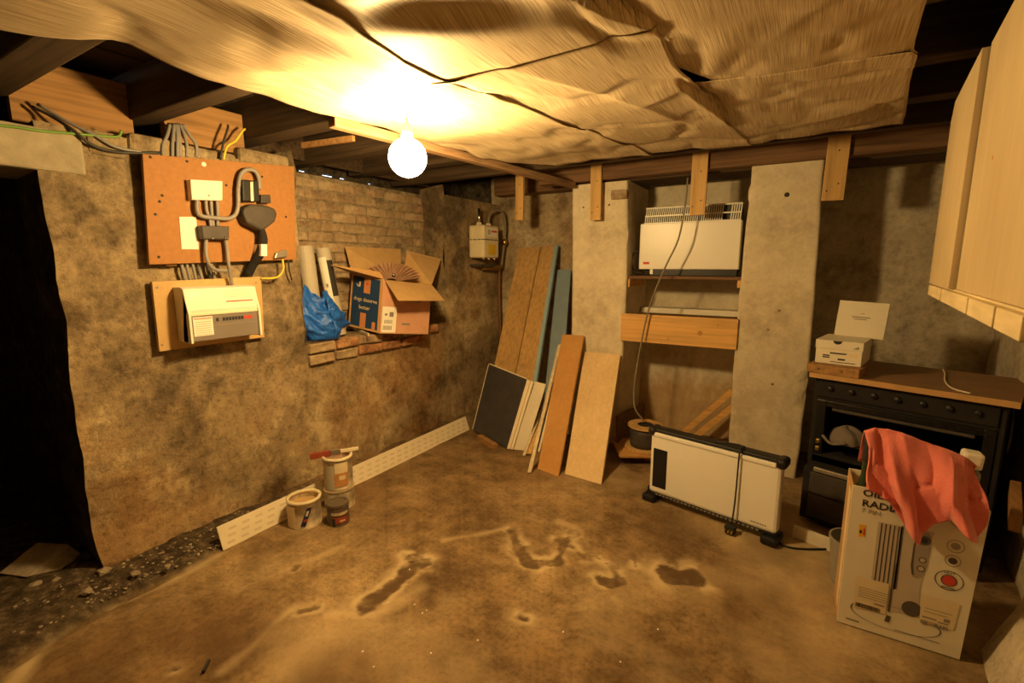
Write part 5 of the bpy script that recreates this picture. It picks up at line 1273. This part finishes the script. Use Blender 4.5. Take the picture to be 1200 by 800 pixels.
for (s_, zz) in ((.45, 1.8), (.3, 1.62), (1.42, 1.95), (1.5, 1.62), (.9, 1.75), (1.75, 1.8)):
    build('knot', MB().lathe([(0.006, 0), (0.004, .0015)], kp(s_, 0, zz), 8, Vector(kn).to_track_quat('Z', 'Y').to_matrix()), 'mdf_brown', t)

# ================================================================== RUBBLE NEAR THE DOORWAY
random.seed(21)
def rock(c, r, seed):
    rr = random.Random(seed); mb = MB()
    P = [Vector(v).normalized() for v in ((1, 0, 0), (-1, 0, 0), (0, 1, 0), (0, -1, 0), (0, 0, 1), (0, 0, -1), (1, 1, 1), (-1, 1, 1), (1, -1, 1), (-1, -1, 1), (1, 1, -1), (-1, 1, -1), (1, -1, -1), (-1, -1, -1))]
    import bmesh
    bm = bmesh.new()
    for p in P: bm.verts.new((p.x*r*rr.uniform(.7, 1.25), p.y*r*rr.uniform(.7, 1.25), p.z*r*.6*rr.uniform(.7, 1.2)))
    bmesh.ops.convex_hull(bm, input=bm.verts)
    bm.verts.ensure_lookup_table(); bm.verts.index_update()
    mb.add([c+v.co for v in bm.verts], [tuple(v.index for v in f.verts) for f in bm.faces]); bm.free(); return mb
for (px_, py_, r, lab) in ((44, 690, .030, 'fist sized stone at the threshold of the dark doorway'), (158, 676, .022, 'small stone on the dirt at the foot of the doorway edge'), (103, 697, .024, 'flat stone on the dirt between slab and doorway'), (122, 674, .03, 'stone lying right at the foot of the doorway edge'), (222, 664, .012, 'pebble on the dirt strip near the end of the vent strip'), (196, 667, .015, 'pebble on the dirt strip below the wall'), (66, 684, .02, 'light stone near the crumpled carton piece')):
    p = on_z(px_, py_, 0.03); p.z = 0.045+r*.2
    tag(build('stone', rock(p, r, px_), 'stone'), lab, 'stone', 'loose stones by the doorway')
p = on_z(42, 668, .05); c = Vector((p.x, p.y, 0.06))
t = thing('crushed_carton', c, 'crushed grey brown carton piece on the rubble in the doorway', 'carton')
build('panel', MB().slab([c+Vector((-.10, -.10, 0)), c+Vector((.03, -.04, -.01)), c+Vector((-.02, .13, .05)), c+Vector((-.15, .05, .06))], .006), 'stone', t)
build('panel', MB().slab([c+Vector((.03, -.04, -.01)), c+Vector((.10, .08, -.01)), c+Vector((.03, .16, .0)), c+Vector((-.02, .13, .05))], .006), 'stone', t)
rg = random.Random(5); mg = MB()
for i in range(420):
    yy = rg.uniform(0.1, 1.5); xx = -2.56-abs(rg.gauss(0, .13))-0.22*max(0, min(.6, .75-yy))*0; r_ = rg.choice((.003, .004, .006, .009))
    if xx < -2.95: continue
    mg2 = rock(Vector((xx, yy, 0.006+.05*min(1, max(0, (-2.52-xx)/.25)))), r_, 900+i); mg.add(mg2.v, mg2.f)
gv = build('gravel', mg, 'stone'); gv['kind'] = 'stuff'; gv['label'] = 'loose grit along the dirt strip between the slab and the left wall'; gv['category'] = 'grit'
a_, b_ = on_z(238, 787, .008), on_z(245, 773, .008)
tag(build('black_peg', MB().bar(a_, b_, 0.012, 0.010), 'ink', bevel=0.002), 'little black peg lying on the floor in the foreground', 'peg')
chips = ((486, 708), (500, 715), (495, 718), (455, 706), (438, 781), (505, 765), (425, 763), (480, 667), (727, 775), (560, 750), (771, 737), (660, 740))
for k_, (px_, py_) in enumerate(chips):
    p = on_z(px_, py_, .003)
    tag(build('paint_flake', rock(p, .0045, 400+k_), 'paper'), 'tiny pale flake scattered on the concrete floor', 'flake', 'pale flakes on the floor')
